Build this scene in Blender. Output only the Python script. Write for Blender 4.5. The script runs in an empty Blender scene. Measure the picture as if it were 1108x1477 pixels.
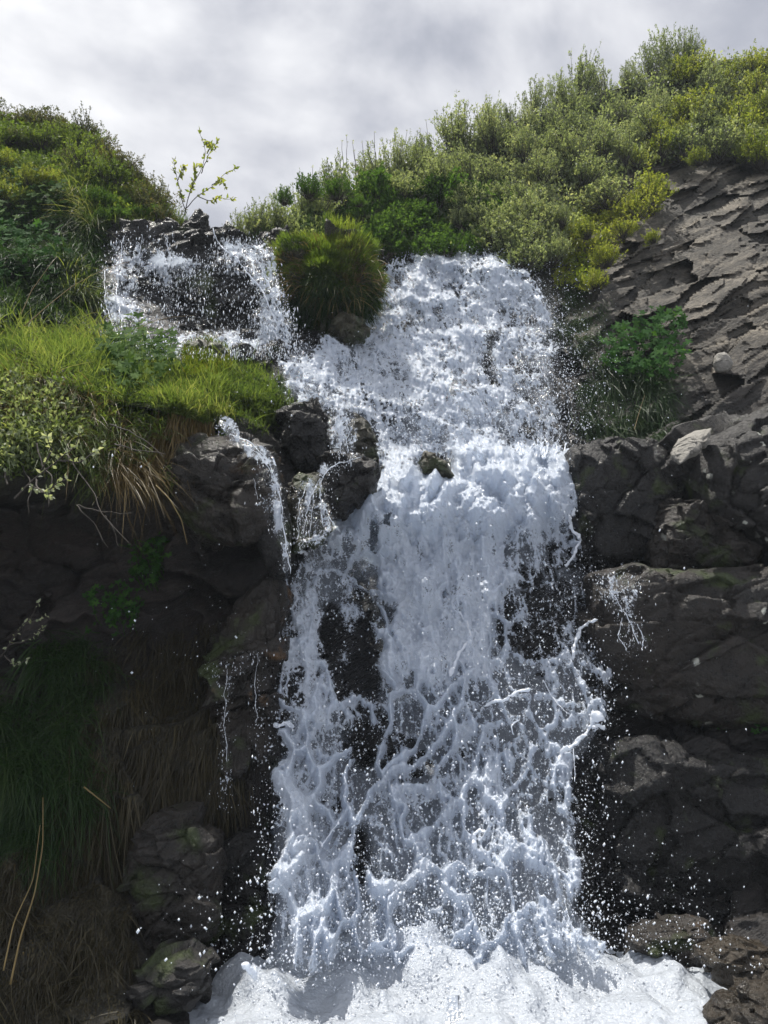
import bpy, math
import numpy as np
from mathutils import Vector, Matrix

R = math.radians
S = bpy.context.scene
COL = S.collection
rng = np.random.default_rng(7)

# ------------------------------------------------------------------ camera, sky, sun, exposure
PITCH = R(12.0)
FOC = 738.5 / math.tan(R(32.5))          # focal length in pixels of the 1108 x 1477 frame
CAMZ = 1.5
cam = bpy.data.objects.new('camera', bpy.data.cameras.new('camera'))
COL.objects.link(cam)
cam.location = (0, 0, CAMZ)
cam.rotation_euler = (R(90) + PITCH, 0, 0)
cam.data.sensor_fit = 'VERTICAL'
cam.data.angle = R(65)
cam.data.clip_start = 0.05
cam.data.clip_end = 2000
S.camera = cam
S.render.resolution_x, S.render.resolution_y = 768, 1024

SUN_EL, SUN_AZ = R(76), R(-66)            # azimuth from +Y, negative to the left
sdir = Vector((math.cos(SUN_EL) * math.sin(SUN_AZ), math.cos(SUN_EL) * math.cos(SUN_AZ), math.sin(SUN_EL)))
sun = bpy.data.objects.new('sun', bpy.data.lights.new('sun', 'SUN'))
COL.objects.link(sun)
sun.data.energy = 4.6
sun.data.angle = R(0.5)
sun.data.color = (1.0, 0.955, 0.88)
sun.rotation_euler = sdir.to_track_quat('Z', 'Y').to_euler()
sun.location = (0, 0, 30)

S.view_settings.view_transform = 'Standard'
S.view_settings.look = 'None'
S.view_settings.gamma = 1
S.view_settings.exposure = 0.44
S.cycles.sample_clamp_indirect = 4.0
S.cycles.max_bounces = 8
S.cycles.volume_bounces = 5
S.cycles.volume_step_rate = 2.0
S.cycles.volume_max_steps = 64
S.cycles.transparent_max_bounces = 12
S.cycles.use_denoising = True

W = bpy.data.worlds.new('World'); S.world = W; W.use_nodes = True


def NT(t):
    t.nodes.clear()
    def n(kind, **kw):
        nd = t.nodes.new(kind)
        for k, v in kw.items():
            if k.startswith('i_'):
                nd.inputs[k[2:].replace('_', ' ')].default_value = v
            elif k[0] == 'I' and k[1:].isdigit():
                nd.inputs[int(k[1:])].default_value = v
            else:
                setattr(nd, k, v)
        return nd
    def l(a, b):
        t.links.new(a, b)
    return n, l


def ramp(n, stops, interp='LINEAR'):
    r = n('ShaderNodeValToRGB'); cr = r.color_ramp; cr.interpolation = interp
    while len(cr.elements) < len(stops):
        cr.elements.new(0.5)
    for e, (p, c) in zip(cr.elements, stops):
        e.position = p
        e.color = (c, c, c, 1) if isinstance(c, (int, float)) else (*c, 1)
    return r


def build_world():
    n, l = NT(W.node_tree)
    tc = n('ShaderNodeTexCoord')
    sky = n('ShaderNodeTexSky', sky_type='NISHITA', sun_disc=False, sun_elevation=SUN_EL, sun_rotation=SUN_AZ)
    skyb = n('ShaderNodeVectorMath', operation='SCALE', i_Scale=0.09)
    l(sky.outputs[0], skyb.inputs[0])
    # cloud deck
    mp = n('ShaderNodeMapping'); mp.inputs['Scale'].default_value = (1.0, 1.0, 1.5)
    mp.inputs['Location'].default_value = (0.35, 0.1, 0.42)
    l(tc.outputs['Generated'], mp.inputs['Vector'])
    n1 = n('ShaderNodeTexNoise', i_Scale=2.3, i_Detail=7.0, i_Roughness=0.52, i_Distortion=0.35)
    l(mp.outputs[0], n1.inputs['Vector'])
    n2 = n('ShaderNodeTexNoise', i_Scale=6.5, i_Detail=6.0, i_Roughness=0.5, i_Distortion=0.2)
    l(mp.outputs[0], n2.inputs['Vector'])
    mx = n('ShaderNodeMath', operation='MULTIPLY_ADD', I1=0.38, I2=-0.375)
    l(n2.outputs['Fac'], mx.inputs[0])
    ad = n('ShaderNodeMath', operation='MULTIPLY_ADD', I1=1.45)
    l(n1.outputs['Fac'], ad.inputs[0]); l(mx.outputs[0], ad.inputs[2])
    # clouds glow near the sun
    nrm = n('ShaderNodeVectorMath', operation='NORMALIZE'); l(tc.outputs['Generated'], nrm.inputs[0])
    dt = n('ShaderNodeVectorMath', operation='DOT_PRODUCT'); l(nrm.outputs[0], dt.inputs[0])
    dt.inputs[1].default_value = tuple(sdir)
    glow = n('ShaderNodeMapRange'); glow.inputs['From Min'].default_value = 0.62; glow.inputs['From Max'].default_value = 1.0
    glow.inputs['To Min'].default_value = 0.0; glow.inputs['To Max'].default_value = 0.36
    l(dt.outputs['Value'], glow.inputs['Value'])
    ad2 = n('ShaderNodeMath', operation='ADD'); l(ad.outputs[0], ad2.inputs[0]); l(glow.outputs[0], ad2.inputs[1])
    cr = ramp(n, [(0.40, (0.26, 0.28, 0.34)), (0.51, (0.39, 0.405, 0.46)), (0.62, (0.56, 0.57, 0.61)), (0.80, (0.80, 0.805, 0.82))])
    l(ad2.outputs[0], cr.inputs[0])
    cov = ramp(n, [(0.30, 0.0), (0.42, 1.0)]); l(ad2.outputs[0], cov.inputs[0])
    mix = n('ShaderNodeMixRGB'); l(cov.outputs[0], mix.inputs[0]); l(skyb.outputs[0], mix.inputs[1]); l(cr.outputs[0], mix.inputs[2])
    sx = n('ShaderNodeSeparateXYZ'); l(nrm.outputs[0], sx.inputs[0])
    bk = n('ShaderNodeMapRange'); bk.inputs['From Min'].default_value = .35; bk.inputs['From Max'].default_value = -.5  # sky brightened behind the camera, added to fill the shaded foam
    bk.inputs['To Min'].default_value = 1.0; bk.inputs['To Max'].default_value = 1.25; l(sx.outputs['Y'], bk.inputs['Value'])
    bg = n('ShaderNodeBackground'); l(mix.outputs[0], bg.inputs[0]); l(bk.outputs[0], bg.inputs['Strength'])
    out = n('ShaderNodeOutputWorld'); l(bg.outputs[0], out.inputs[0])
build_world()

# ------------------------------------------------------------------ helpers: picture to place
CP, SP = math.cos(PITCH), math.sin(PITCH)


def P(u, v, Y):
    """World point seen at pixel (u, v) of the photograph, Y metres in front of the camera."""
    u = np.asarray(u, float); v = np.asarray(v, float); Y = np.asarray(Y, float)
    x = (u - 554) / FOC; y = (738.5 - v) / FOC
    fy = CP - SP * y; fz = SP + CP * y
    k = Y / fy
    return np.stack([x * k, Y + 0 * x + 0 * y, CAMZ + fz * k], -1)


def proj(p):
    """World points -> pixels."""
    x = p[..., 0]; y = p[..., 1]; z = p[..., 2] - CAMZ
    d = y * CP + z * SP; h = -y * SP + z * CP
    return 554 + FOC * x / d, 738.5 - FOC * h / d


# ------------------------------------------------------------------ helpers: noise
def h32(ix, iy, iz, s):
    h = (ix.astype(np.int64) * 374761393 + iy.astype(np.int64) * 668265263 + iz.astype(np.int64) * 2147483647 + s * 1274126177) & 0xffffffff
    h = ((h ^ (h >> 13)) * 1274126177) & 0xffffffff
    h = ((h ^ (h >> 16)) * 2246822519) & 0xffffffff
    return (h ^ (h >> 15)) & 0xffffffff


def hf(ix, iy, iz, s):
    return h32(ix, iy, iz, s) / 4294967296.0


def vnoise(p, s=0):
    """Value noise in [-1, 1]."""
    f = np.floor(p); t = p - f; i = f.astype(np.int64)
    t = t * t * t * (t * (t * 6 - 15) + 10)
    x, y, z = i[..., 0], i[..., 1], i[..., 2]
    tx, ty, tz = t[..., 0], t[..., 1], t[..., 2]
    def c(a, b, d): return hf(x + a, y + b, z + d, s)
    a = c(0, 0, 0) * (1 - tx) + c(1, 0, 0) * tx
    b = c(0, 1, 0) * (1 - tx) + c(1, 1, 0) * tx
    e = c(0, 0, 1) * (1 - tx) + c(1, 0, 1) * tx
    g = c(0, 1, 1) * (1 - tx) + c(1, 1, 1) * tx
    return ((a * (1 - ty) + b * ty) * (1 - tz) + (e * (1 - ty) + g * ty) * tz) * 2 - 1


def fbm(p, o=4, s=0, g=0.5):
    r = 0; a = 1.0; t = 0
    for k in range(o):
        r = r + a * vnoise(p * (2.03 ** k) + 17.3 * k, s + k); t += a; a *= g
    return r / t


def worley(p, s=0, jit=1.0):
    """F1, F2, cell random, planar offset (3-D)."""
    f = np.floor(p); i = f.astype(np.int64); fr = p - f
    n = p.shape[:-1]
    f1 = np.full(n, 9.0); f2 = np.full(n, 9.0); rid = np.zeros(n); pl = np.zeros(n)
    for a in (-1, 0, 1):
        for b in (-1, 0, 1):
            for c in (-1, 0, 1):
                x, y, z = i[..., 0] + a, i[..., 1] + b, i[..., 2] + c
                o = np.stack([a + hf(x, y, z, s) * jit - fr[..., 0], b + hf(x, y, z, s + 1) * jit - fr[..., 1], c + hf(x, y, z, s + 2) * jit - fr[..., 2]], -1)
                d = np.sqrt((o ** 2).sum(-1))
                near = d < f1
                f2 = np.where(near, f1, np.minimum(f2, d))
                r3, r4, r5 = hf(x, y, z, s + 3), hf(x, y, z, s + 4) - .5, hf(x, y, z, s + 5) - .5
                rid = np.where(near, r3, rid)
                pl = np.where(near, -(o[..., 0] * r4 + o[..., 2] * r5) * 2, pl)
                f1 = np.where(near, d, f1)
    return f1, f2, rid, pl


def worley2(x, y, s=0):
    f = np.floor(x), np.floor(y); ix, iy = f[0].astype(np.int64), f[1].astype(np.int64)
    fx, fy = x - f[0], y - f[1]; z0 = np.zeros_like(ix)
    f1 = np.full(x.shape, 9.0); f2 = f1.copy(); rid = np.zeros(x.shape)
    for a in (-1, 0, 1):
        for b in (-1, 0, 1):
            ox = a + hf(ix + a, iy + b, z0, s) - fx; oy = b + hf(ix + a, iy + b, z0, s + 1) - fy
            d = np.sqrt(ox * ox + oy * oy); near = d < f1
            f2 = np.where(near, f1, np.minimum(f2, d)); f1 = np.where(near, d, f1)
            rid = np.where(near, hf(ix + a, iy + b, z0, s + 3), rid)
    return f1, f2, rid


def sstep(a, b, x):
    t = np.clip((x - a) / (b - a), 0, 1)
    return t * t * (3 - 2 * t)


def rotm(ax, deg):
    return np.array(Matrix.Rotation(R(deg), 3, ax))


def facets(p, size, rot=None, s=0, warp=.38):
    """Blocky broken-rock relief in about [-1, 1]: each block its own step and tilt, cracks between."""
    q = p if rot is None else p @ rot
    q = q / np.asarray(size)
    wv = np.stack([fbm(q * 1.6 + 9.1 * k, 3, s + 60 + k) for k in range(3)], -1)
    f1, f2, rid, pl = worley(q + wv * warp, s)
    crack = sstep(0.0, 0.07, f2 - f1)
    return (rid - .5) * 1.3 + pl * 1.1 - (1 - crack) * .10, rid


# ------------------------------------------------------------------ helpers: low-resolution region maps
GX0, GY0, GS = -404, -104, 4
GW, GH = 480, 480
gu = GX0 + GS * np.arange(GW); gv = GY0 + GS * np.arange(GH)
GU, GV = np.meshgrid(gu, gv)


def blur(m, px):
    s = px / GS
    if s < .3: return m
    r = int(3 * s) + 1
    k = np.exp(-np.arange(-r, r + 1) ** 2 / (2 * s * s)); k /= k.sum()
    m = np.pad(m, r, mode='edge')
    m = np.apply_along_axis(lambda a: np.convolve(a, k, 'valid'), 0, m)
    return np.apply_along_axis(lambda a: np.convolve(a, k, 'valid'), 1, m)


def inpoly(poly, x, y):
    r = np.zeros(np.shape(x), bool); n = len(poly)
    for i in range(n):
        x1, y1 = poly[i]; x2, y2 = poly[(i + 1) % n]
        if y1 == y2: continue
        c = ((y1 > y) != (y2 > y)) & (x < (x2 - x1) * (y - y1) / (y2 - y1) + x1)
        r ^= c
    return r


def paint(base, items, px=10):
    m = np.full((GH, GW), float(base))
    for poly, val, bl in items:
        a = blur(inpoly(poly, GU, GV).astype(float), bl)
        m = m * (1 - a) + val * a
    return m


def look(m, u, v):
    x = np.clip((np.asarray(u, float) - GX0) / GS, 0, GW - 1.001); y = np.clip((np.asarray(v, float) - GY0) / GS, 0, GH - 1.001)
    i = x.astype(int); j = y.astype(int); fx = x - i; fy = y - j
    return (m[j, i] * (1 - fx) + m[j, i + 1] * fx) * (1 - fy) + (m[j + 1, i] * (1 - fx) + m[j + 1, i + 1] * fx) * fy


def ell(cx, cy, rx, ry, deg=0, n=14):
    a = np.arange(n) * 2 * math.pi / n; c, s = math.cos(R(deg)), math.sin(R(deg))
    x, y = rx * np.cos(a), ry * np.sin(a)
    return [(cx + p * c - q * s, cy + p * s + q * c) for p, q in zip(x, y)]


def scatter(poly, n, r=rng):
    xs = [p[0] for p in poly]; ys = [p[1] for p in poly]
    out = np.zeros((0, 2))
    while len(out) < n:
        c = np.stack([r.uniform(min(xs), max(xs), n * 2), r.uniform(min(ys), max(ys), n * 2)], -1)
        out = np.concatenate([out, c[inpoly(poly, c[:, 0], c[:, 1])]])
    return out[:n]


def spaced(poly, d, r=rng):
    """Jittered hexagonal grid inside a polygon."""
    xs = [p[0] for p in poly]; ys = [p[1] for p in poly]; out = []
    k = 0; y = min(ys)
    while y < max(ys) + d:
        x = min(xs) + (k % 2) * d / 2
        while x < max(xs) + d:
            out.append((x + r.uniform(-.3, .3) * d, y + r.uniform(-.3, .3) * d)); x += d
        y += d * .86; k += 1
    out = np.array(out)
    return out[inpoly(poly, out[:, 0], out[:, 1])]


# ------------------------------------------------------------------ helpers: meshes
def mesh(name, verts, faces, attrs=None, mats=(), smooth=True, midx=None):
    """faces: list of (N, k) int arrays."""
    me = bpy.data.meshes.new(name)
    verts = np.asarray(verts, np.float32).reshape(-1, 3)
    me.vertices.add(len(verts)); me.vertices.foreach_set('co', verts.ravel())
    faces = [np.asarray(f) for f in faces if len(f)]
    nl = sum(f.size for f in faces); npol = sum(len(f) for f in faces)
    me.loops.add(nl); me.polygons.add(npol)
    me.loops.foreach_set('vertex_index', np.concatenate([f.ravel() for f in faces]).astype(np.int32))
    tot = np.concatenate([np.full(len(f), f.shape[1]) for f in faces]).astype(np.int32)
    me.polygons.foreach_set('loop_start', (np.cumsum(tot) - tot).astype(np.int32))
    try:
        me.polygons.foreach_set('loop_total', tot)
    except Exception:
        pass
    for m in mats: me.materials.append(m)
    if midx is not None:
        me.polygons.foreach_set('material_index', np.asarray(midx, np.int32))
    me.update(calc_edges=True)
    if smooth: me.polygons.foreach_set('use_smooth', np.ones(npol, bool))
    for k, a in (attrs or {}).items():
        a = np.asarray(a, np.float32)
        if a.ndim == 1:
            me.attributes.new(k, 'FLOAT', 'POINT').data.foreach_set('value', a)
        else:
            if a.shape[1] == 3: a = np.concatenate([a, np.ones((len(a), 1), np.float32)], 1)
            me.attributes.new(k, 'FLOAT_COLOR', 'POINT').data.foreach_set('color', a.ravel())
    me.validate()
    return me


def obj(name, me, parent=None, label=None, cat=None, group=None, kind=None, loc=None):
    o = bpy.data.objects.new(name, me); COL.objects.link(o)
    if parent is not None: o.parent = parent
    if loc is not None: o.location = loc
    if label: o['label'] = label
    if cat: o['category'] = cat
    if group: o['group'] = group
    if kind: o['kind'] = kind
    return o


def gridfaces(nr, nc, keep=None, closed=False):
    i = np.arange(nr - 1)[:, None]; j = np.arange(nc if closed else nc - 1)[None, :]
    a = i * nc + j; b = i * nc + (j + 1) % nc
    f = np.stack([a, b, b + nc, a + nc], -1).reshape(-1, 4)
    if keep is not None:
        k = keep.reshape(-1); f = f[k[f].all(1)]
    return f


def compact(verts, faces, attrs):
    used = np.zeros(len(verts), bool)
    for f in faces: used[f.ravel()] = True
    idx = np.cumsum(used) - 1
    return verts[used], [idx[f] for f in faces], {k: a[used] for k, a in attrs.items()}


def tube(path, rad, n=7):
    """Closed-ended tube along path (K,3) with radius (K,)."""
    path = np.asarray(path, float); rad = np.asarray(rad, float) * np.ones(len(path))
    t = np.gradient(path, axis=0); t /= np.linalg.norm(t, axis=1)[:, None] + 1e-9
    ref = np.array([0.13, 1, 0.07]) if abs(t[:, 1]).mean() < .8 else np.array([1, .1, .1])
    a = np.cross(t, ref); a /= np.linalg.norm(a, axis=1)[:, None] + 1e-9
    b = np.cross(t, a)
    th = np.arange(n) * 2 * math.pi / n
    ring = path[:, None] + rad[:, None, None] * (np.cos(th)[None, :, None] * a[:, None] + np.sin(th)[None, :, None] * b[:, None])
    v = np.concatenate([ring.reshape(-1, 3), path[:1], path[-1:]])
    f = gridfaces(len(path), n, closed=True)
    j = np.arange(n); k0 = len(path) * n
    c = np.concatenate([np.stack([(j + 1) % n, j, np.full(n, k0)], -1), np.stack([j + k0 - n, (j + 1) % n + k0 - n, np.full(n, k0 + 1)], -1)])
    return v, f, c


class Acc:
    def __init__(s): s.v = []; s.q = []; s.t = []; s.n = 0; s.a = []
    def add(s, v, q=None, t=None, a=None):
        s.v.append(v)
        if q is not None and len(q): s.q.append(q + s.n)
        if t is not None and len(t): s.t.append(t + s.n)
        s.a.append(np.full(len(v), rng.random()) if a is None else np.broadcast_to(a, (len(v),)))
        s.n += len(v)
    def tube(s, p, r, n=6, a=None):
        v, f, c = tube(p, r, n); s.add(v, f, c, a)
    def mesh(s, name, mats, smooth=True):
        f = []
        if s.q: f.append(np.concatenate(s.q))
        if s.t: f.append(np.concatenate(s.t))
        return mesh(name, np.concatenate(s.v), f, {'rnd': np.concatenate(s.a)}, mats, smooth)


def unit(v):
    return v / (np.linalg.norm(v, axis=-1, keepdims=True) + 1e-9)


def blades(base, d, L, w, bend, seg=4, rnd=None):
    """Grass blades: base (N,3), direction d, length L, width w, bend vector (N,3)."""
    n = len(base); L = np.broadcast_to(L, (n,)); w = np.broadcast_to(w, (n,))
    side = unit(np.cross(d, rng.normal(size=(n, 3))))
    vs = []
    for k in range(seg):
        t = k / seg
        c = base + d * (L * t)[:, None] + bend * (t * t)
        ww = side * (w * (1 - .75 * t ** 2) * .5)[:, None]
        vs += [c - ww, c + ww]
    vs.append(base + d * L[:, None] + bend)
    v = np.stack(vs, 1); m = 2 * seg + 1
    q = np.array([[2 * k, 2 * k + 1, 2 * k + 3, 2 * k + 2] for k in range(seg - 1)])
    t = np.array([[2 * seg - 2, 2 * seg - 1, 2 * seg]])
    off = (np.arange(n) * m)[:, None, None]
    r = rng.random(n) if rnd is None else rnd
    return v.reshape(-1, 3), (q[None] + off).reshape(-1, 4), (t[None] + off).reshape(-1, 3), np.repeat(r, m)


def leaves(base, d, L, w, rnd=None):
    """Folded leaf blades."""
    n = len(base); L = np.broadcast_to(L, (n,))[:, None]; w = np.broadcast_to(w, (n,))[:, None]
    side = unit(np.cross(d, rng.normal(size=(n, 3)))); nr = np.cross(side, d)
    mid = base + d * L * .5
    v = np.stack([base, mid - side * w * .5 + nr * w * .18, base + d * L - nr * L * .12, mid + side * w * .5 + nr * w * .18, mid - nr * w * .03], 1)
    t = np.array([[0, 1, 4], [1, 2, 4], [2, 3, 4], [3, 0, 4]])
    off = (np.arange(n) * 5)[:, None, None]
    r = rng.random(n) if rnd is None else rnd
    return v.reshape(-1, 3), (t[None] + off).reshape(-1, 3), np.repeat(r, 5)


def palmate(base, nrm, up, size, rnd=None, lobes=5):
    """Lobed round leaves facing nrm."""
    n = len(base); up = unit(up - nrm * (up * nrm).sum(-1, keepdims=True)); sd = np.cross(nrm, up)
    pts = [(0, 0)]; k = lobes * 4
    for i in range(k + 1):
        a = -math.pi * .80 + i * math.pi * 1.60 / k
        ph = (i / 4) % 1
        r = 1.0 if abs(ph - .5) < .01 else (.80 if abs(ph - .5) < .3 else .50)
        r *= (.75 + .25 * math.cos(a * .55))
        pts.append((math.sin(a) * r, math.cos(a) * r))
    pts = np.array(pts); m = len(pts)
    rr = np.hypot(pts[:, 0], pts[:, 1]); fold = (np.arange(m) % 4 == 3) * .12 - rr * .12; fold[0] = 0
    size = np.broadcast_to(size, (n,))[:, None, None]
    v = base[:, None] + size * (pts[None, :, :1] * sd[:, None] + pts[None, :, 1:] * up[:, None] + fold[None, :, None] * nrm[:, None])
    t = np.stack([np.zeros(m - 2, int), np.arange(1, m - 1), np.arange(2, m)], -1)
    off = (np.arange(n) * m)[:, None, None]
    r = rng.random(n) if rnd is None else rnd
    return v.reshape(-1, 3), (t[None] + off).reshape(-1, 3), np.repeat(r, m)


# ------------------------------------------------------------------ materials
def mat(name):
    m = bpy.data.materials.new(name); m.use_nodes = True
    n, l = NT(m.node_tree)
    out = n('ShaderNodeOutputMaterial')
    return m, n, l, out


def leaf_mat(name, cols, trans=.45, rough=.45, tc=None, spec=.35):
    m, n, l, out = mat(name)
    at = n('ShaderNodeAttribute', attribute_name='rnd')
    oi = n('ShaderNodeObjectInfo')
    mm = n('ShaderNodeMath', operation='MULTIPLY_ADD', I1=.75); l(at.outputs['Fac'], mm.inputs[0])
    m2 = n('ShaderNodeMath', operation='MULTIPLY', I1=.25); l(oi.outputs['Random'], m2.inputs[0]); l(m2.outputs[0], mm.inputs[2])
    cr = ramp(n, [(i / (len(cols) - 1), c) for i, c in enumerate(cols)]); l(mm.outputs[0], cr.inputs[0])
    p = n('ShaderNodeBsdfPrincipled', i_Roughness=rough); p.inputs['Specular IOR Level'].default_value = spec
    l(cr.outputs[0], p.inputs['Base Color'])
    tr = n('ShaderNodeBsdfTranslucent')
    tm = n('ShaderNodeMixRGB', blend_type='MULTIPLY', I0=1.0); l(cr.outputs[0], tm.inputs[1])
    tm.inputs[2].default_value = (*(tc or (1.5, 1.45, .7)), 1); l(tm.outputs[0], tr.inputs[0])
    mx = n('ShaderNodeMixShader', I0=trans); l(p.outputs[0], mx.inputs[1]); l(tr.outputs[0], mx.inputs[2])
    l(mx.outputs[0], out.inputs[0])
    return m


def rock_mat(name, attr_tint=False, c1=(.05, .045, .042), c2=(.11, .1, .09), wet=.5, lichen=0., moss=0., strata=0., sparkle=1.0, rust=0., dry=.75):
    m, n, l, out = mat(name)
    geo = n('ShaderNodeNewGeometry'); pos = geo.outputs['Position']
    if strata:
        mp = n('ShaderNodeMapping', vector_type='TEXTURE'); mp.inputs['Rotation'].default_value = (0, R(-30), 0); mp.inputs['Scale'].default_value = (1.6, 1.0, .38)
        l(pos, mp.inputs['Vector']); tpos = mp.outputs[0]
    else:
        tpos = pos
    na = n('ShaderNodeTexNoise', i_Scale=2.2, i_Detail=8.0, i_Roughness=.62); l(tpos, na.inputs['Vector'])
    nb = n('ShaderNodeTexNoise', i_Scale=22.0, i_Detail=6.0, i_Roughness=.65); l(tpos, nb.inputs['Vector'])
    add = n('ShaderNodeMath', operation='MULTIPLY_ADD', I1=.5); l(nb.outputs['Fac'], add.inputs[0])
    hm = n('ShaderNodeMath', operation='MULTIPLY', I1=.6); l(na.outputs['Fac'], hm.inputs[0]); l(hm.outputs[0], add.inputs[2])
    if attr_tint:
        ta = n('ShaderNodeAttribute', attribute_name='tint')
        v = ramp(n, [(.38, .3), (.52, .9), (.66, 2.6)]); l(add.outputs[0], v.inputs[0])
        cm = n('ShaderNodeMixRGB', blend_type='MULTIPLY', I0=1.0); l(ta.outputs['Color'], cm.inputs[1]); l(v.outputs[0], cm.inputs[2])
        color = cm.outputs[0]
    else:
        cr = ramp(n, [(.38, c1), (.55, tuple((a + b) / 2 for a, b in zip(c1, c2))), (.72, c2)]); l(add.outputs[0], cr.inputs[0]); color = cr.outputs[0]
    def patch(color, scale, lo, hi, col, detail=4.0, loc=0.0):
        mp2 = n('ShaderNodeMapping'); mp2.inputs['Location'].default_value = (loc, loc * 2, 0); l(pos, mp2.inputs['Vector'])
        q = n('ShaderNodeTexNoise', i_Scale=scale, i_Detail=detail, i_Roughness=.6); l(mp2.outputs[0], q.inputs['Vector'])
        r = ramp(n, [(lo, 0.0), (hi, 1.0)]); l(q.outputs['Fac'], r.inputs[0])
        x = n('ShaderNodeMixRGB'); l(r.outputs[0], x.inputs[0]); l(color, x.inputs[1]); x.inputs[2].default_value = (*col, 1)
        return x.outputs[0]
    if rust: color = patch(color, 1.7, .60 - .1 * rust, .72 - .1 * rust, (.17, .085, .022), 6.0, 4.0)
    if moss: color = patch(color, 3.1, .62 - .15 * moss, .70 - .12 * moss, (.035, .05, .012), 8.0, 9.0)
    if lichen:
        vo = n('ShaderNodeTexVoronoi', i_Scale=9.0); vo.inputs['Randomness'].default_value = 1.0
        dn = n('ShaderNodeTexNoise', i_Scale=14.0, i_Detail=3.0); l(pos, dn.inputs['Vector'])
        dm = n('ShaderNodeVectorMath', operation='MULTIPLY_ADD'); l(dn.outputs['Color'], dm.inputs[0]); dm.inputs[1].default_value = (.07, .07, .07); l(pos, dm.inputs[2])
        l(dm.outputs[0], vo.inputs['Vector'])
        r = ramp(n, [(.24, 1.0), (.30, 0.0)]); l(vo.outputs['Distance'], r.inputs[0])
        rr = ramp(n, [(.62 - .2 * lichen, 0.0), (.66 - .2 * lichen, 1.0)]); q = n('ShaderNodeTexNoise', i_Scale=2.0, i_Detail=2.0); l(pos, q.inputs['Vector']); l(q.outputs['Fac'], rr.inputs[0])
        mu = n('ShaderNodeMath', operation='MULTIPLY'); l(r.outputs[0], mu.inputs[0]); l(rr.outputs[0], mu.inputs[1])
        sep = n('ShaderNodeSeparateColor'); l(vo.outputs['Color'], sep.inputs[0])
        gt = n('ShaderNodeMath', operation='GREATER_THAN', I1=.42); l(sep.outputs[0], gt.inputs[0])
        mu2 = n('ShaderNodeMath', operation='MULTIPLY'); l(mu.outputs[0], mu2.inputs[0]); l(gt.outputs[0], mu2.inputs[1])
        x = n('ShaderNodeMixRGB'); l(mu2.outputs[0], x.inputs[0]); l(color, x.inputs[1]); x.inputs[2].default_value = (.42, .43, .38, 1); color = x.outputs[0]
    p = n('ShaderNodeBsdfPrincipled'); l(color, p.inputs['Base Color']); p.inputs['Specular IOR Level'].default_value = .5
    if attr_tint:
        wa = n('ShaderNodeAttribute', attribute_name='wet'); wv = wa.outputs['Fac']
    else:
        wv_ = n('ShaderNodeValue'); wv_.outputs[0].default_value = wet; wv = wv_.outputs[0]
    # roughness: dry -> wet, broken by fine noise
    rn = n('ShaderNodeMapRange'); l(nb.outputs['Fac'], rn.inputs['Value'])
    rn.inputs['From Min'].default_value = .35; rn.inputs['From Max'].default_value = .65
    rn.inputs['To Min'].default_value = .08; rn.inputs['To Max'].default_value = .50
    rx = n('ShaderNodeMixRGB'); l(wv, rx.inputs[0]); rx.inputs[1].default_value = (dry, dry, dry, 1); l(rn.outputs[0], rx.inputs[2])
    l(rx.outputs[0], p.inputs['Roughness'])
    # relief: grain + fine chips
    nc = n('ShaderNodeTexNoise', i_Scale=75.0, i_Detail=5.0, i_Roughness=.7); l(tpos, nc.inputs['Vector'])
    vb = n('ShaderNodeTexVoronoi', feature='DISTANCE_TO_EDGE', i_Scale=7.0)
    wd = n('ShaderNodeVectorMath', operation='MULTIPLY_ADD'); l(nb.outputs['Color'], wd.inputs[0]); wd.inputs[1].default_value = (.25, .25, .25); l(tpos, wd.inputs[2]); l(wd.outputs[0], vb.inputs['Vector'])
    vr = ramp(n, [(0.0, 0.0), (.07, 1.0)]); l(vb.outputs['Distance'], vr.inputs[0])
    b1 = n('ShaderNodeBump', i_Strength=1.0, i_Distance=.05 if strata else .035); l(nb.outputs['Fac'], b1.inputs['Height'])
    b0 = n('ShaderNodeBump', i_Strength=.45 if strata else .25, i_Distance=.02); l(vr.outputs[0], b0.inputs['Height']); l(b1.outputs[0], b0.inputs['Normal'])
    b2 = n('ShaderNodeBump', i_Strength=.8 * sparkle, i_Distance=.012); l(nc.outputs['Fac'], b2.inputs['Height']); l(b0.outputs[0], b2.inputs['Normal'])
    l(b2.outputs[0], p.inputs['Normal'])
    l(p.outputs[0], out.inputs[0])
    return m


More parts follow.
